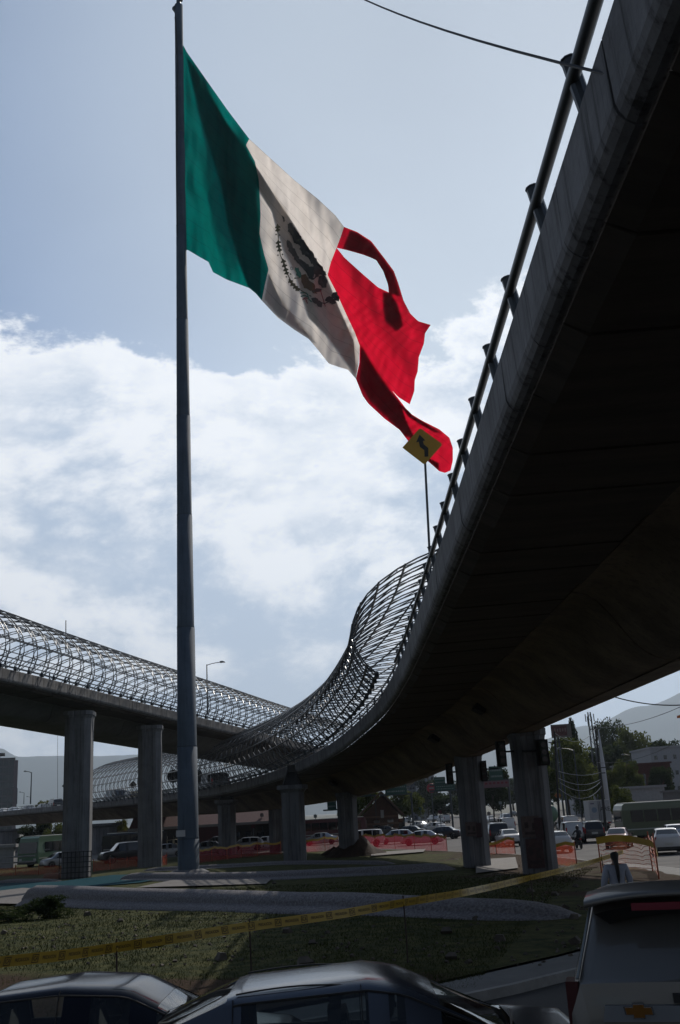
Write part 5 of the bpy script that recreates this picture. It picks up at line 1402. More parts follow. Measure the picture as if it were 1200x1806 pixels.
# keep the words facing the street
while s < LT - .6:
    for (V, Fc, off_, k) in ((Vp, Fp, .26, 1.0), (Vi, Fi, .0, 1)):
        out_ = []
        for v in V:
            p, d, n, u = tframe(max(0, s + off_ + v.x)); sg_ = 1 if n.y < 0 else -1
            out_.append(p + u * v.y * 1.15 + n * .006 * sg_)
        mbl.add(out_, Fc)
    for (x0, x1, y0, y1) in ((-.06, .06, .044, .054), (-.06, .06, -.054, -.044), (-.06, -.051, -.05, .05), (.051, .06, -.05, .05)):
        q4 = []
        for (a, b_) in ((x0, y0), (x1, y0), (x1, y1), (x0, y1)):
            p, d, n, u = tframe(max(0, s + a)); sg_ = 1 if n.y < 0 else -1; q4.append(p + u * b_ + n * .006 * sg_)
        mbl.add(q4, [(0, 1, 2, 3)])
    s += per
mbl.obj('lettering', INK, rt, fix=False)
for (px, py, Y) in ((205, 1671, 16), (440, 1634, 17.4), (712, 1592, 19.6), (936, 1548, 27), (1062, 1514, 35)):
    p = at(px, py, Y=Y); r = thing('stake', {205: 'thin stake holding the tape left of centre, above the navy sedan', 440: 'thin stake holding the tape above the silver hatchback', 712: 'thin stake holding the tape in front of the pebble wall', 936: 'thin stake holding the tape below the nearest pier', 1062: 'farthest stake of the tape near the woman'}[px], 'stake', (p.x, p.y + .03, g(p.x, p.y)))
    MB().tube([(0, 0, 0), (.01, 0, .5), (0, 0, p.z - g(p.x, p.y) + .12)], .014, 5).obj('rod', mat('rusty_rod', (.04, .025, .02), .9), r)
    MB().lathe([(.02, 0), (.03, .02), (.03, .08), (.02, .1)], (0, 0, p.z - g(p.x, p.y) - .05), 6).obj('knot', TAPE, r)

# ------------------------------------------------------------------ orange safety netting on posts
NETO = mesh_mat('orange_net', (.45, .085, .05), .42); NETR = mesh_mat('red_net', (.38, .025, .045), .46)
def net(label, pts, h, m, band=True, npost=4, sag=.12, strands=False):
    r = thing('safety_net', label, 'safety netting')
    P = []
    for px, py in pts:
        q = gp(px, py); P.append(Vector((q.x, q.y, 0)))
    C = cr_spline(P, .5); rows = []; n = len(C)
    for i, p in enumerate(C):
        zz = g(p.x, p.y); hh = h * (1 - sag * (.5 + .5 * math.sin(i * .9)) - .04 * math.sin(i * 2.3))
        y = .12 * math.sin(i * 1.7)
        rows.append([(p.x, p.y, zz + .05), (p.x, p.y + y, zz + hh * .5), (p.x, p.y, zz + hh)])
    MB().grid(rows).obj('netting', m, r, True, fix=False)
    if band: MB().grid([[(q[2][0], q[2][1] - .02, q[2][2] - .10), (q[2][0], q[2][1] - .02, q[2][2] + .08)] for q in rows]).obj('tape_edge', TAPE, r, True, fix=False)
    if strands:
        for k in range(9):
            MB().tube([Vector(q[0]).lerp(Vector(q[2]), k / 8) + Vector((0, -.02, 0)) for q in rows], .012, 3).obj('strand', mat('net_strand', (.5, .12, .06), .7), r)
    for k in range(npost):
        i = int((n - 1) * k / max(1, npost - 1)); q = rows[i]
        MB().bar(q[0], (q[2][0], q[2][1], q[2][2] + .15), .03, 5).obj('post', mat('net_post', (.35, .10, .05), .8), r)
net('red netting with yellow top edge from the middle pier to the second pier', [(628, 1497), (680, 1498), (740, 1500), (790, 1504)], 1.35, NETR, npost=6)
net('red netting with yellow top edge between the tall flared pier and the middle pier', [(535, 1506), (565, 1504), (600, 1500)], 1.35, NETR, npost=3)
net('orange netting low between the flagpole and the tall flared pier', [(352, 1524), (400, 1518), (450, 1512), (500, 1508)], 1.25, NETR, npost=6)
net('orange netting strung between the two near piers', [(852, 1512), (880, 1509), (912, 1508)], 1.15, NETO, npost=3, sag=.3)
net('orange netting from the nearest pier towards the avenue with yellow upper edge', [(962, 1530), (990, 1532), (1028, 1530)], 1.3, NETO, npost=3)
net('reddish netting in front of the first and second tall piers', [(165, 1540), (200, 1536), (250, 1530), (300, 1528)], 1.0, NETO, band=False, npost=5)
net('faint orange netting at the left below the green bus', [(-10, 1548), (60, 1546), (130, 1543)], .8, NETO, band=False, npost=4)
net('coarse orange netting around the wheel tracks at right, behind the woman', [(1062, 1545), (1100, 1540), (1150, 1543), (1165, 1560)], 1.5, mesh_mat('thin_net', (.55, .2, .12), .16), band=False, npost=3, strands=True)
# loose bright tape swag above it
a = [at(1052, 1483, Y=40), at(1080, 1478, Y=40), at(1110, 1479, Y=40), at(1135, 1484, Y=39.5), at(1150, 1488, Y=39), at(1158, 1497, Y=38.5), at(1160, 1515, Y=38)]
MB().grid([[p - Vector((0, .04, .13)), p, p + Vector((0, .06, .11))] for p in cr_spline(a, .2)]).obj('tape_swag', TAPE, None, True, fix=False, label='wide bright yellow tape swag hanging in front of the maroon sedan above the woman', category='caution tape')
r = thing('barrier_block', 'pale pink-orange concrete block lying by the pool at left', 'concrete block')
p = gp(115, 1552); mb = MB(); mb.prism([(-.3, 0), (-.3, .3), (-.1, .5), (.2, .5), (.3, .25), (.3, 0)], -1.5, 1.5, 'X'); mb.obj('block', mat('block_orange', (.26, .13, .09), .8, var=.2), r); r.location = (p.x, p.y, g(p.x, p.y)); r.rotation_euler = (0, 0, .1)
# rebar cage round the foot of the first tall pier
p = at(141, 1530, Y=77)
r = thing('rebar_cage', 'open grid of reinforcing bars around the foot of the first tall pier', 'rebar cage', (p.x, p.y, g(p.x, p.y)))
mb = MB()
for k in range(9):
    x = -1.15 + 2.3 * k / 8
    MB().bar((x, -1.25, 0), (x, -1.25, 2.0), .03, 5).obj('upright_bar', BLACK, r)
for k in range(6):
    MB().bar((-1.15, -1.28, .2 + .35 * k), (1.15, -1.28, .2 + .35 * k), .025, 5).obj('cross_bar', BLACK, r)

# ------------------------------------------------------------------ people
def skin_fig(name, bones, m, parent, sub=2):
    """bones: list of joints (x,y,z,r, parent index)"""
    me = bpy.data.meshes.new(name)
    me.from_pydata([b_[:3] for b_ in bones], [(b_[4], i) for i, b_ in enumerate(bones) if b_[4] is not None], [])
    o = link(name, me, m, parent)
    md = o.modifiers.new('skin', 'SKIN'); md.use_smooth_shade = True
    for i, b_ in enumerate(bones):
        sv_ = me.skin_vertices[0].data[i]; sv_.radius = (b_[3], b_[3]) if not isinstance(b_[3], tuple) else b_[3]; sv_.use_root = (i == 0)
    s2 = o.modifiers.new('sub', 'SUBSURF'); s2.levels = sub; s2.render_levels = sub
    return o
pw = at(1086, 1530, Y=20.2); wz = 1.05
wm = thing('person', 'woman in a white shirt with long dark ponytail and dark trousers, seen from behind', 'person', (pw.x, pw.y, g(pw.x, pw.y) + .14), math.pi)
WS = mat('white_shirt', (.28, .30, .36), .9, bump=.4, bscale=14); SK = mat('skin_brown', (.22, .12, .08), .6); TS = mat('dark_trousers', (.012, .013, .02), .9)
B_ = [(0, 0, .92, (.15, .11), None), (0, 0, 1.06, (.125, .10), 0), (0, .01, 1.22, (.145, .105), 1), (0, .01, 1.34, (.13, .08), 2), (0, .01, 1.42, .055, 3), (0, .0, 1.47, .05, 4), (0, -.02, 1.535, (.078, .09), 5), (0, -.015, 1.61, (.07, .085), 6),
      (-.17, .01, 1.35, .058, 3), (-.235, .02, 1.12, .045, 8), (-.24, -.06, .92, .034, 9), (-.235, -.09, .85, .03, 10), (.17, .01, 1.35, .058, 3), (.245, .03, 1.12, .045, 12), (.27, -.02, .90, .034, 13), (.27, -.05, .83, .03, 14),
      (-.09, 0, .80, .10, 0), (-.10, -.03, .48, .065, 16), (-.10, .05, .10, .042, 17), (-.10, -.10, .04, .04, 18), (.09, 0, .80, .10, 0), (.10, .05, .48, .065, 20), (.11, .12, .10, .042, 21), (.11, .0, .04, .04, 22)]
skin_fig('body', B_, SK, wm)
skin_fig('shirt', [(0, 0, .90, (.175, .135), None), (0, 0, 1.05, (.155, .125), 0), (0, .01, 1.22, (.17, .13), 1), (0, .01, 1.35, (.155, .10), 2), (-.17, .01, 1.36, .078, 3), (-.24, .02, 1.12, .064, 4), (-.25, -.055, .94, .052, 5), (.17, .01, 1.36, .078, 3), (.25, .03, 1.12, .064, 7), (.28, -.015, .93, .052, 8)], WS, wm)
skin_fig('trousers', [(0, 0, .92, (.17, .13), None), (-.09, 0, .78, .115, 0), (-.10, -.03, .48, .085, 1), (-.10, .05, .12, .065, 2), (.09, 0, .78, .115, 0), (.10, .05, .48, .085, 4), (.11, .12, .12, .065, 5)], TS, wm)
skin_fig('hair', [(0, .01, 1.64, (.082, .08), None), (0, .03, 1.57, (.092, .085), 0), (0, .07, 1.48, .05, 1), (0, .12, 1.36, .045, 2), (0, .135, 1.20, .035, 3), (0, .13, 1.08, .015, 4)], HAIR, wm)
for sx in (-1, 1):                       # hands: palm, four fingers and thumb, slightly curled
    hx_, hy_, hz_ = (-.235, -.09, .85) if sx < 0 else (.27, -.05, .83)
    mb = MB(); mb.box((hx_, hy_ - .01, hz_ - .05), (.028, .075, .09))
    for k in range(4):
        y0_ = hy_ - .04 + .022 * k; l = (.065, .075, .07, .055)[k]
        mb.bar((hx_, y0_, hz_ - .09), (hx_ - sx * .008, y0_, hz_ - .09 - l * .55), .0095, 6, .009); mb.bar((hx_ - sx * .008, y0_, hz_ - .09 - l * .55), (hx_ - sx * .025, y0_, hz_ - .09 - l), .009, 6, .007)
    mb.bar((hx_, hy_ - .045, hz_ - .035), (hx_ - sx * .02, hy_ - .07, hz_ - .07), .011, 6, .009); mb.bar((hx_ - sx * .02, hy_ - .07, hz_ - .07), (hx_ - sx * .03, hy_ - .07, hz_ - .10), .009, 6, .007)
    mb.obj('hand', SK, wm, True)
pm = gp(1022, 1497)
mt = thing('motorcycle', 'dark motorcycle ridden away from us between the silver minivan and the black wagon', 'motorcycle', tuple(pm), R_(92))
for x in (-.65, .68):
    o = MB().lathe([(.20, -.05), (.29, -.05), (.31, 0), (.29, .05), (.20, .05)], (0, 0, 0), 16, 'Y').obj('wheel', RUBBER, mt, True); o.location = (x, 0, .31); MB().lathe([(.05, -.04), (.19, -.01), (.19, .01), (.05, .04)], (0, 0, 0), 10, 'Y').obj('rim', RIM, o)
MB().box((.05, 0, .72), (.55, .26, .22), tp=.8).obj('fuel_tank', PAINT['black'], mt); MB().box((-.42, 0, .76), (.62, .22, .10)).obj('saddle', SEAT, mt); MB().box((0, 0, .42), (.42, .28, .30)).obj('engine', STEEL, mt)
MB().bar((.66, 0, .31), (.42, 0, .95), .035, 6).bar((.42, -.35, 1.02), (.42, .35, 1.02), .018, 6).obj('handlebar', STEEL, mt); MB().box((-.72, 0, .72), (.05, .16, .10)).obj('taillight', LAMPR, mt); MB().box((.55, 0, .88), (.12, .18, .18)).obj('headlight', LAMPW, mt)
rd = thing('person', 'motorcyclist in dark jacket and dark helmet riding away from us', 'person', tuple(pm), R_(92))
skin_fig('body', [(-.30, 0, .84, .15, None), (-.24, 0, 1.05, .14, 0), (-.16, 0, 1.28, (.16, .12), 1), (-.12, 0, 1.40, .07, 2), (-.10, 0, 1.54, .10, 3), (-.12, .2, 1.30, .06, 2), (.08, .30, 1.10, .05, 5), (.38, .30, 1.05, .04, 6), (-.12, -.2, 1.30, .06, 2), (.08, -.30, 1.10, .05, 8), (.38, -.30, 1.05, .04, 9), (-.1, .15, .80, .09, 0), (.22, .2, .68, .07, 11), (.05, .2, .30, .05, 12), (-.1, -.15, .80, .09, 0), (.22, -.2, .68, .07, 14), (.05, -.2, .30, .05, 15)], SKIN, rd)
MB().lathe([(.03, 1.70), (.10, 1.67), (.14, 1.58), (.14, 1.50), (.11, 1.44), (.05, 1.43)], (-.10, 0, 0), 14).obj('helmet', PAINT['black'], rd, True)

# ------------------------------------------------------------------ street furniture, signs, masts
def lamp(label, px, pyb, pyt, Y, arm, zb=None, w=.08, group='street lamps'):
    b_ = at(px, pyb, Y=Y); t_ = at(px, pyt, Y=Y)
    z0 = b_.z if zb is None else zb
    r = thing('street_lamp', label, 'street lamp', (t_.x, t_.y, z0), group=group)
    h = t_.z - z0
    MB().bar((0, 0, 0), (0, 0, h), w * 1.3, 8, w * .8).obj('post', STEEL, r)
    s = 1 if arm > 0 else -1
    MB().tube([(0, 0, h - .1), (arm * .3, 0, h + .35 * 0 + .10), (arm * .75, 0, h + .22)], w * .6, 6).obj('arm', STEEL, r)
    mb = MB(); mb.prism([(arm * .72, h + .12), (arm * .72, h + .32), (arm * .85, h + .36), (arm, h + .22), (arm, h + .14)], -.16, .16); mb.obj('lamp_head', STEELG, r)
lamp('street lamp with curved arm rising behind the left flyover cage, right of the flagpole', 365, 1260, 1172, 130, 2.4)
lamp('tallest street lamp at left, arm pointing left, standing on the ramp', 56, 1418, 1362, 178, -1.35, w=.10)
lamp('street lamp at the right edge of the glass tower', 31, 1418, 1390, 230, -1.1, w=.09)
lamp('small distant street lamp between the two taller left ones', 43, 1418, 1398, 270, -1.3, w=.08)
lamp('smallest far street lamp right of the tall left lamp', 54, 1418, 1406, 300, -1.1, w=.07)
lamp('street lamp rising behind the pole left of the second ramp pier', 304, 1330, 1312, 140, -2.2, w=.05)
lamp('pale street lamp in front of the leafy tree right of the nearest pier', 1012, 1440, 1322, 120, -1.9, zb=0, w=.06)
lamp('double-headed lamp over the dark trees, far right', 1112, 1430, 1332, 190, -1.6, zb=0, w=.06)
def mast(label, px, pyb, pyt, Y, w=.05, cat='mast'):
    b_, t_ = at(px, pyb, Y=Y), at(px, pyt, Y=Y)
    MB().bar((b_.x, b_.y, b_.z), (t_.x, t_.y, t_.z), w, 6, w * .7).obj('mast', STEEL, None, label=label, category=cat)
mast('thin mast sticking up behind the left cage', 116.5, 1150, 1094, 110, .07)
mast('very thin tall antenna rod left of the first tall pier', 102, 1420, 1252, 260, .05)
# round sign discs on the ramp behind the flagpole
for px, lab in ((306, 'dark round sign disc just left of the flagpole on the ramp'), (347, 'dark round sign disc just right of the flagpole on the ramp')):
    p = at(px, 1369, Y=118); r = thing('round_sign', lab, 'sign', tuple(p), group='round signs on the ramp')
    MB().lathe([(.70, -.04), (.74, 0), (.70, .04)], (0, 0, 0), 20, 'Y').obj('disc', BLACK, r); MB().bar((0, .06, -1.9), (0, .06, .3), .05, 6).obj('post', STEEL, r)
for px, Y, lab, yy in ((115, 165, 'small dark diamond sign left of the first tall pier', 1386), (235, 135, 'small dark diamond sign on the ramp between the tall piers', 1384)):
    p = at(px, yy, Y=Y); r = thing('diamond_sign', lab, 'sign', tuple(p)); q_ = .5
    mb = MB(); mb.prism([(-q_, 0), (0, -q_), (q_, 0), (0, q_)], -.03, .03); mb.obj('sign_plate', mat('sign_back', (.03, .025, .02), .7), r); MB().bar((0, .06, -2.6), (0, .06, 0), .04, 6).obj('post', STEEL, r)
# green direction signs
GS = mat('sign_green', (.006, .05, .038), .5); WB = mat('sign_white', (.16, .20, .19), .5)
def gsign(label, x0, x1, y0, y1, Y):
    a, b_ = at(x0, y0, Y=Y), at(x1, y1, Y=Y); c = (a + b_) / 2; w, h = b_.x - a.x, a.z - b_.z
    r = thing('direction_sign', label, 'road sign', tuple(c)); MB().box((0, 0, 0), (w, .12, h)).obj('panel', GS, r)
    MB().box((0, .12, -h / 2), (w + 1.5, .25, .25)).obj('gantry_beam', STEEL, r)
    for zz, k in ((.22, 1), (-.2, 0)):
        x = -w * .4
        while x < w * .4:
            l = random.uniform(.06, .16) * w * .5; MB().box((x + l / 2, -.07, zz * h), (l, .02, h * .13)).obj('marking', WB, r); x += l + .03 * w
    MB().bar((w * .5 + .6, .12, -h / 2), (w * .5 + .6, .12, -c.z + .0), .14, 8).obj('gantry_post', STEEL, r)
gsign('long green overhead direction sign under the flyover, behind the gabled building', 679, 718, 1384, 1400, 150)
gsign('narrow green sign strip just right of the middle pier', 630, 655, 1395, 1403, 165)
gsign('green direction sign just left of the second pier, lower of two', 766, 803, 1385, 1393, 150)
gsign('green direction sign just left of the second pier, upper of two', 766, 786, 1371, 1383, 150)
gsign('dark green direction sign in shade between the two near piers', 862, 888, 1352, 1376, 130)
gsign('small green sign between tall flared pier and middle pier', 577, 594, 1408, 1428, 180)
p = at(872, 1383, Y=128); r = thing('sign_banner', 'pale pink lettered strip banner between the two near piers', 'banner', tuple(p)); MB().box((0, 0, 0), (3.6, .1, .8)).obj('panel', mat('banner_pink', (.14, .08, .09), .7), r)
for k in range(7): MB().box((-1.5 + .5 * k, -.06, .12), (.3, .02, .22)).obj('marking', mat('banner_red', (.15, .02, .03), .7), r)
MB().bar((-2.0, .1, -p.z), (-2.0, .1, 2.6), .09, 6).obj('post', STEELG, r)
# orange diamond warning sign on the right
p = at(984, 1403, Y=110); r = thing('diamond_sign', 'orange diamond warning sign beside the tank truck, right of the nearest pier', 'road sign', tuple(p)); mb = MB(); mb.prism([(-.38, 0), (0, -.38), (.38, 0), (0, .38)], -.02, .02); mb.obj('sign_plate', mat('sign_orange', (.22, .08, .015), .6), r)
MB().bar((0, .05, -p.z), (0, .05, .3), .04, 6).obj('post', STEELG, r)
# square billboard on two tall posts
p = at(990, 1289, Y=140); r = thing('billboard', 'square reddish billboard on tall twin posts right of the nearest pier', 'billboard', tuple(p), -.1)
MB().box((0, 0, 0), (2.7, .5, 1.75)).obj('panel', mat('billboard_cream', (.12, .105, .095), .7), r); MB().box((-.25, -.27, .0), (2.0, .02, 1.3)).obj('face', mat('billboard_red', (.13, .05, .05), .7, var=.6, vscale=3), r)
for k in range(5): MB().box((-.85 + .35 * k, -.29, .1), (.16, .02, .5 - .12 * (k % 2))).obj('marking', mat('billboard_mark', (.16, .12, .11), .7), r)
for x in (-.9, -.45): MB().bar((x, .1, -p.z), (x, .1, -.8), .13, 8).obj('post', STEEL, r)
# leaning utility pole, telecom lattice mast with white cone, wires
a, b_ = at(1066, 1440, Y=118), at(1050, 1280, Y=118); r = thing('utility_pole', 'dark leaning utility pole with crossarms in front of the trees', 'utility pole', (a.x, a.y, 0)); v = b_ - a; v.z = b_.z
MB().bar((0, 0, 0), tuple(v), .17, 8, .11).obj('shaft', BLACK, r)
for f, l in ((.97, 1.3), (.60, 1.6), (.55, 1.2)): MB().bar((v.x * f - l / 2, 0, v.z * f), (v.x * f + l / 2, 0, v.z * f), .06, 5).obj('crossarm', BLACK, r)
pole2 = b_
a, b_ = at(984, 1440, Y=100), at(978, 1290, Y=100); r = thing('utility_pole', 'second dark utility pole just right of the nearest pier', 'utility pole', (a.x, a.y, 0)); v = b_ - a; v.z = b_.z
MB().bar((0, 0, 0), tuple(v), .12, 8, .08).obj('shaft', BLACK, r); MB().bar((v.x - .7, 0, v.z * .9), (v.x + .7, 0, v.z * .9), .05, 5).obj('crossarm', BLACK, r)
a, b_ = at(1048, 1420, Y=220), at(1039, 1256, Y=220); r = thing('telecom_mast', 'tall lattice telecom mast with antennas rising above the trees at right', 'telecom mast', (b_.x, b_.y, 0)); h = b_.z
for i in range(4):
    s_ = ((-1, -1), (1, -1), (1, 1), (-1, 1))[i]; MB().bar((s_[0] * .7, s_[1] * .7, 0), (s_[0] * .25, s_[1] * .25, h), .09, 5).obj('mast_leg', STEELG, r)
mb = MB(); n = int(h / 1.2)
for k in range(n):
    f0, f1 = k / n, (k + 1) / n; w0, w1 = .7 - .45 * f0, .7 - .45 * f1; s_ = 1 if k % 2 else -1
    mb.bar((-w0 * s_, -w0, f0 * h), (w1 * s_, -w1, f1 * h), .045, 4); mb.bar((-w0, w0 * s_, f0 * h), (-w1, -w1 * s_, f1 * h), .045, 4)
mb.obj('bracing', STEELG, r, kind='stuff')
for k in range(6): MB().box((math.cos(k) * .9, math.sin(k * 1.047) * .5, h - 1.2 - .5 * (k % 3)), (.18, .15, 1.6)).obj('antenna', STEELG, r)
a, b_ = at(1064, 1352, Y=150), at(1055, 1292, Y=150); r = thing('white_cone_tower', 'tapering pale tower standing right of the leaning pole', 'tower', (a.x, a.y, 0))
MB().lathe([(.34, 0), (.32, a.z), (.10, b_.z), (.03, b_.z + .5)], (0, 0, 0), 14).obj('shaft', mat('tower_white', (.36, .37, .40), .7), r, True)
wn = 0
for (p0, p1, Y0, Y1, lab) in [((985, 1360), (1060, 1362), 100, 118, 'highest of the bundle of wires looping between the two utility poles'), ((985, 1372), (1060, 1374), 100, 118, 'second wire looping between the two utility poles'), ((988, 1380), (1060, 1378), 100, 118, 'third wire between the utility poles, nearly straight'), ((985, 1390), (1062, 1386), 100, 118, 'lowest wire between the two utility poles'),
                         ((1052, 1284), (1215, 1240), 118, 90, 'thin wire climbing right from the leaning utility pole'), ((1053, 1345), (1210, 1300), 118, 95, 'lower thin wire running right from the leaning utility pole'), ((1080, 1228), (1210, 1243), 42, 40, 'thin wire crossing the hills from the flyover soffit to the right edge'), ((978, 1292), (1052, 1284), 100, 118, 'top wire joining the heads of the two utility poles')]:
    A0, A1 = at(*p0, Y=Y0), at(*p1, Y=Y1); s_ = (A1 - A0).length * .045 * (0.4 + .3 * (wn % 4))
    MB().tube([A0.lerp(A1, k / 14) - Vector((0, 0, 4 * s_ * (k / 14) * (1 - k / 14))) for k in range(15)], .03, 4).obj('wire', STEELG, None, label=lab, category='wire', group='overhead wires at the right'); wn += 1
# orange windsock flag fragment at the right edge
p = at(1199, 1266, Y=60); r = thing('pennant', 'small orange pennant at the right edge above the hills', 'flag', tuple(p)); MB().grid([[(-.15, 0, .12), (-.15, 0, -.02)], [(.1, .05, .18), (.1, .05, .0)], [(.45, 0, .08), (.45, 0, -.10)]]).obj('cloth', mat('pennant_orange', (.5, .12, .02), .7), r, fix=False); MB().bar((.5, 0, -6), (.5, 0, .3), .03, 5).obj('staff', STEEL, r)

# ------------------------------------------------------------------ buildings
def rect(label, name, cat, x0, x1, yt, Y, depth, wall, z0=0.0, nx=0, nz=0, roof=None, win=GLASSD, wf=.55, hf=.5, rot=0):
    a, b_ = at(x0, yt, Y=Y), at(x1, yt, Y=Y); w = b_.x - a.x; H_ = (a.z + b_.z) / 2 - z0
    r = thing(name, label, cat, ((a.x + b_.x) / 2, Y, z0), rot)
    MB().box((0, depth / 2, H_ / 2), (w, depth, H_)).obj('wall', wall, r)
    MB().box((0, depth / 2, H_ + .15), (w + .5, depth + .5, .3)).obj('roof', roof or wall, r)
    for i in range(nx):
        for k in range(nz):
            MB().box((-w / 2 + w * (i + .5) / nx, -.03, H_ * (k + .6) / (nz + .2)), (w / nx * wf, .1, H_ / nz * hf)).obj('window', win, r)
    return r, w, H_
GW = mat('tower_glass', (.03, .045, .05), .15, spec=.7)
r, w, H_ = rect('dark glass office tower at the left edge, rising behind the ramp', 'office_tower', 'building', -60, 24, 1339, 420, 30, mat('tower_concrete', (.07, .07, .08), .8), 0, 9, 11, win=GW, wf=.88, hf=.72, rot=.32)
MB().box((w / 2 + .6, 1.5, H_ / 2 - .4), (1.6, 3.2, H_ - .8)).obj('side_fin', mat('tower_fin', (.11, .09, .10), .8), r); MB().box((-2, 8, H_ + 2.2), (w - 4, 14, .4)).obj('roof_canopy', BLACK, r)
for k in range(4): MB().bar((-w / 2 + 4 + k * (w - 10) / 3, 4, H_), (-w / 2 + 4 + k * (w - 10) / 3, 4, H_ + 2.2), .2, 5).obj('canopy_post', BLACK, r)
RR = mat('roof_red', (.085, .03, .03), .8, var=.3); RW = mat('wall_red', (.07, .015, .02), .8, var=.3); PW = mat('wall_pale', (.16, .15, .145), .8, var=.2)
r, w, H_ = rect('long low station with dull red pitched roof behind the flagpole and flared piers', 'station_building', 'building', 238, 492, 1462, 150, 10, mat('wall_dim', (.05, .045, .04), .9, var=.3), .0, 12, 1, hf=.5)
mb = MB(); mb.prism([(-1.2, H_ + .2), (-1.2, H_ + .55), (4, H_ + 3.2), (11, H_ + 1.0), (11, H_ + .3)], -w / 2 - .6, w / 2 + .6, 'X'); mb.obj('pitched_roof', RR, r)
MB().box((0, -1.3, H_ + .45), (w + 1.4, .15, .35)).obj('fascia', mat('fascia_pale', (.22, .21, .2), .7), r)
MB().box((w * .02, -.2, 1.6), (4.5, .5, 3.0)).obj('red_door_bay', RW, r)
rect('pink-grey roofed kiosk between the ramp pier and the tall flared pier', 'kiosk', 'building', 440, 486, 1432, 175, 8, mat('kiosk_pink', (.14, .10, .10), .8, var=.4, vscale=.6), 0, 3, 1)
# brown gabled building
BR = mat('brick_brown', (.085, .045, .03), .9, var=.3, vscale=2)
a, b_, c = at(633, 1438, Y=165), at(708, 1432, Y=165), at(672, 1398, Y=165)
r = thing('gabled_building', 'brown brick building with a steep pointed gable between the middle pier and the queue', 'building', (c.x, 165, 0)); wl, wr_ = a.x - c.x, b_.x - c.x
mb = MB(); mb.prism([(wl + .5, 0), (wl + .5, a.z - .2), (0, c.z - .4), (wr_ - .5, b_.z - .2), (wr_ - .5, 0)], 0, 12); mb.obj('wall', BR, r)
for (x0, z0, x1, z1) in ((wl - .3, a.z - .5, 0, c.z), (wr_ + .3, b_.z - .5, 0, c.z)):
    d = Vector((x1 - x0, 0, z1 - z0)); l = d.length; an = math.atan2(z1 - z0, x1 - x0); MB().box(((x0 + x1) / 2, 5.8, (z0 + z1) / 2 + .1), (l, 13.5, .28), ry=-an).obj('roof', mat('roof_brown', (.10, .055, .035), .85, var=.3), r)
for zz, ww in ((a.z - .4, wr_ - wl - 1), (a.z * .55, wr_ - wl - 1)): MB().box(((wl + wr_) / 2, -.08, zz), (ww, .12, .25)).obj('ledge', mat('ledge_brown', (.13, .075, .05), .85), r)
MB().box((0, -.1, c.z * .5), (.5, .15, 1.2)).obj('plaque', mat('plaque_pale', (.25, .24, .22), .7), r)
for x in (-3, -1, 1.2, 3): MB().box((x, -.06, 1.6), (1.0, .1, 1.6)).obj('window', GLASSD, r)
# city block in the middle distance, left of the second pier
rect('grey-white office block with dark sign, left of the second pier in the distance', 'office_block', 'building', 738, 765, 1368, 330, 20, mat('block_grey', (.22, .23, .25), .8), 0, 4, 9)
r, w, H_ = rect('slimmer grey block beside the white one, far down the avenue', 'office_block', 'building', 716, 736, 1376, 350, 18, mat('block_blue', (.12, .13, .15), .8), 0, 4, 8)
p = at(761, 1390, Y=200); r = thing('round_sign', 'red round shop sign with white bar, left of the second pier', 'sign', tuple(p)); MB().lathe([(.85, -.1), (.9, 0), (.85, .1)], (0, 0, 0), 18, 'Y').obj('disc', mat('disc_red', (.25, .02, .03), .6), r); MB().box((0, -.12, 0), (.9, .04, .25)).obj('bar', WB, r); MB().bar((0, .15, -p.z), (0, .15, .5), .1, 6).obj('post', STEEL, r)
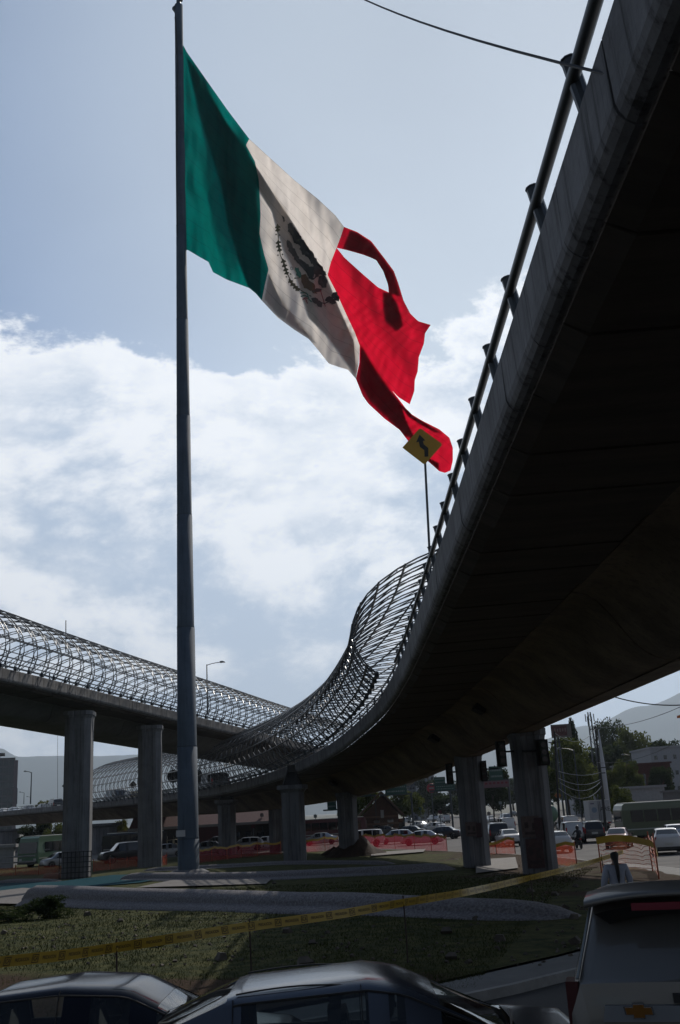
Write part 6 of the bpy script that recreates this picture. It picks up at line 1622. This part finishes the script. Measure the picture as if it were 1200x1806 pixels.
# right-hand houses and walls
rect('white flat-roofed house with small dark windows at the right edge', 'house', 'building', 1146, 1230, 1318, 200, 14, mat('house_white', (.30, .31, .33), .8, var=.15), 0, 5, 4, wf=.3, hf=.25)
rect('dark red building below the big round tree', 'red_building', 'building', 1113, 1182, 1348, 180, 10, mat('house_red', (.07, .016, .015), .85, var=.3), 0, 5, 2, wf=.3, hf=.4)
rect('grey shed wall left of the red building', 'shed', 'building', 1098, 1114, 1350, 185, 8, mat('shed_grey', (.13, .14, .14), .85), 0, 1, 1, wf=.4)
r, w, H_ = rect('long pale roadside wall above the green bus', 'roadside_wall', 'wall', 1096, 1172, 1390, 140, .4, mat('wall_white', (.28, .28, .29), .85, var=.2), 0)
r, w, H_ = rect('low grey wall running off right behind the green bus', 'roadside_wall', 'wall', 1170, 1260, 1396, 135, .4, mat('wall_grey', (.16, .15, .15), .85, var=.2), 0)
rect('pale flat-topped low block above the far traffic at right', 'low_block', 'building', 1010, 1060, 1398, 230, 8, mat('house_white', (.3, .31, .33)), 0, 4, 1)
rect('pale wall with sloping top at the left edge below the ramp', 'boundary_wall', 'wall', -40, 25, 1496, 105, .4, MATS['wall_white'] if 'wall_white' in MATS else PW, 0)
rect('yellow-brown fence wall behind the dark minibus between the tall piers', 'fence_wall', 'wall', 205, 246, 1468, 170, .4, mat('fence_yellow', (.12, .09, .045), .85), 0, 7, 1, win=mat('fence_slat', (.06, .045, .03), .9), wf=.3, hf=.9)
# white-railed guard fence at left
for (yy, lab) in ((1512, 'upper white rail of the roadside guard fence at the left edge'), (1522, 'lower pale rail of the roadside guard fence at the left edge')):
    a, b_ = at(-30, yy + 3, Y=88), at(62, yy - 3, Y=92); MB().bar(a, b_, .07, 5).obj('guard_fence_rail', mat('rail_white', (.3, .3, .3), .6), None, label=lab, category='rail')
# tangled roadside clutter: small signs, people and stalls read as specks along the far pavement
for i, (px, Y, lab) in enumerate([(722, 165, 'just right of the gabled building'), (742, 180, 'under the far grey office blocks'), (776, 150, 'left of the second pier below the green sign'), (862, 150, 'just right of the second pier'), (884, 170, 'between the two near piers'), (975, 160, 'behind the tank truck'), (446, 140, 'right of the second flared pier'), (462, 150, 'in front of the pink kiosk'), (556, 160, 'between the tall flared pier and the dark red bus')]):
    p = at(px, 1430, Y=Y); hgt = 2.6 + (i * 37 % 10) * .2
    r = thing('sign_post', 'thin post with small panel, ' + lab, 'post', (p.x, p.y, 0), group='thin posts along the far kerb'); MB().bar((0, 0, 0), (0, 0, hgt), .06, 5).obj('shaft', STEEL, r); MB().box((0, -.05, hgt - .3), (.5, .04, .45)).obj('panel', [WB, GS, RW, PW][i % 4], r)
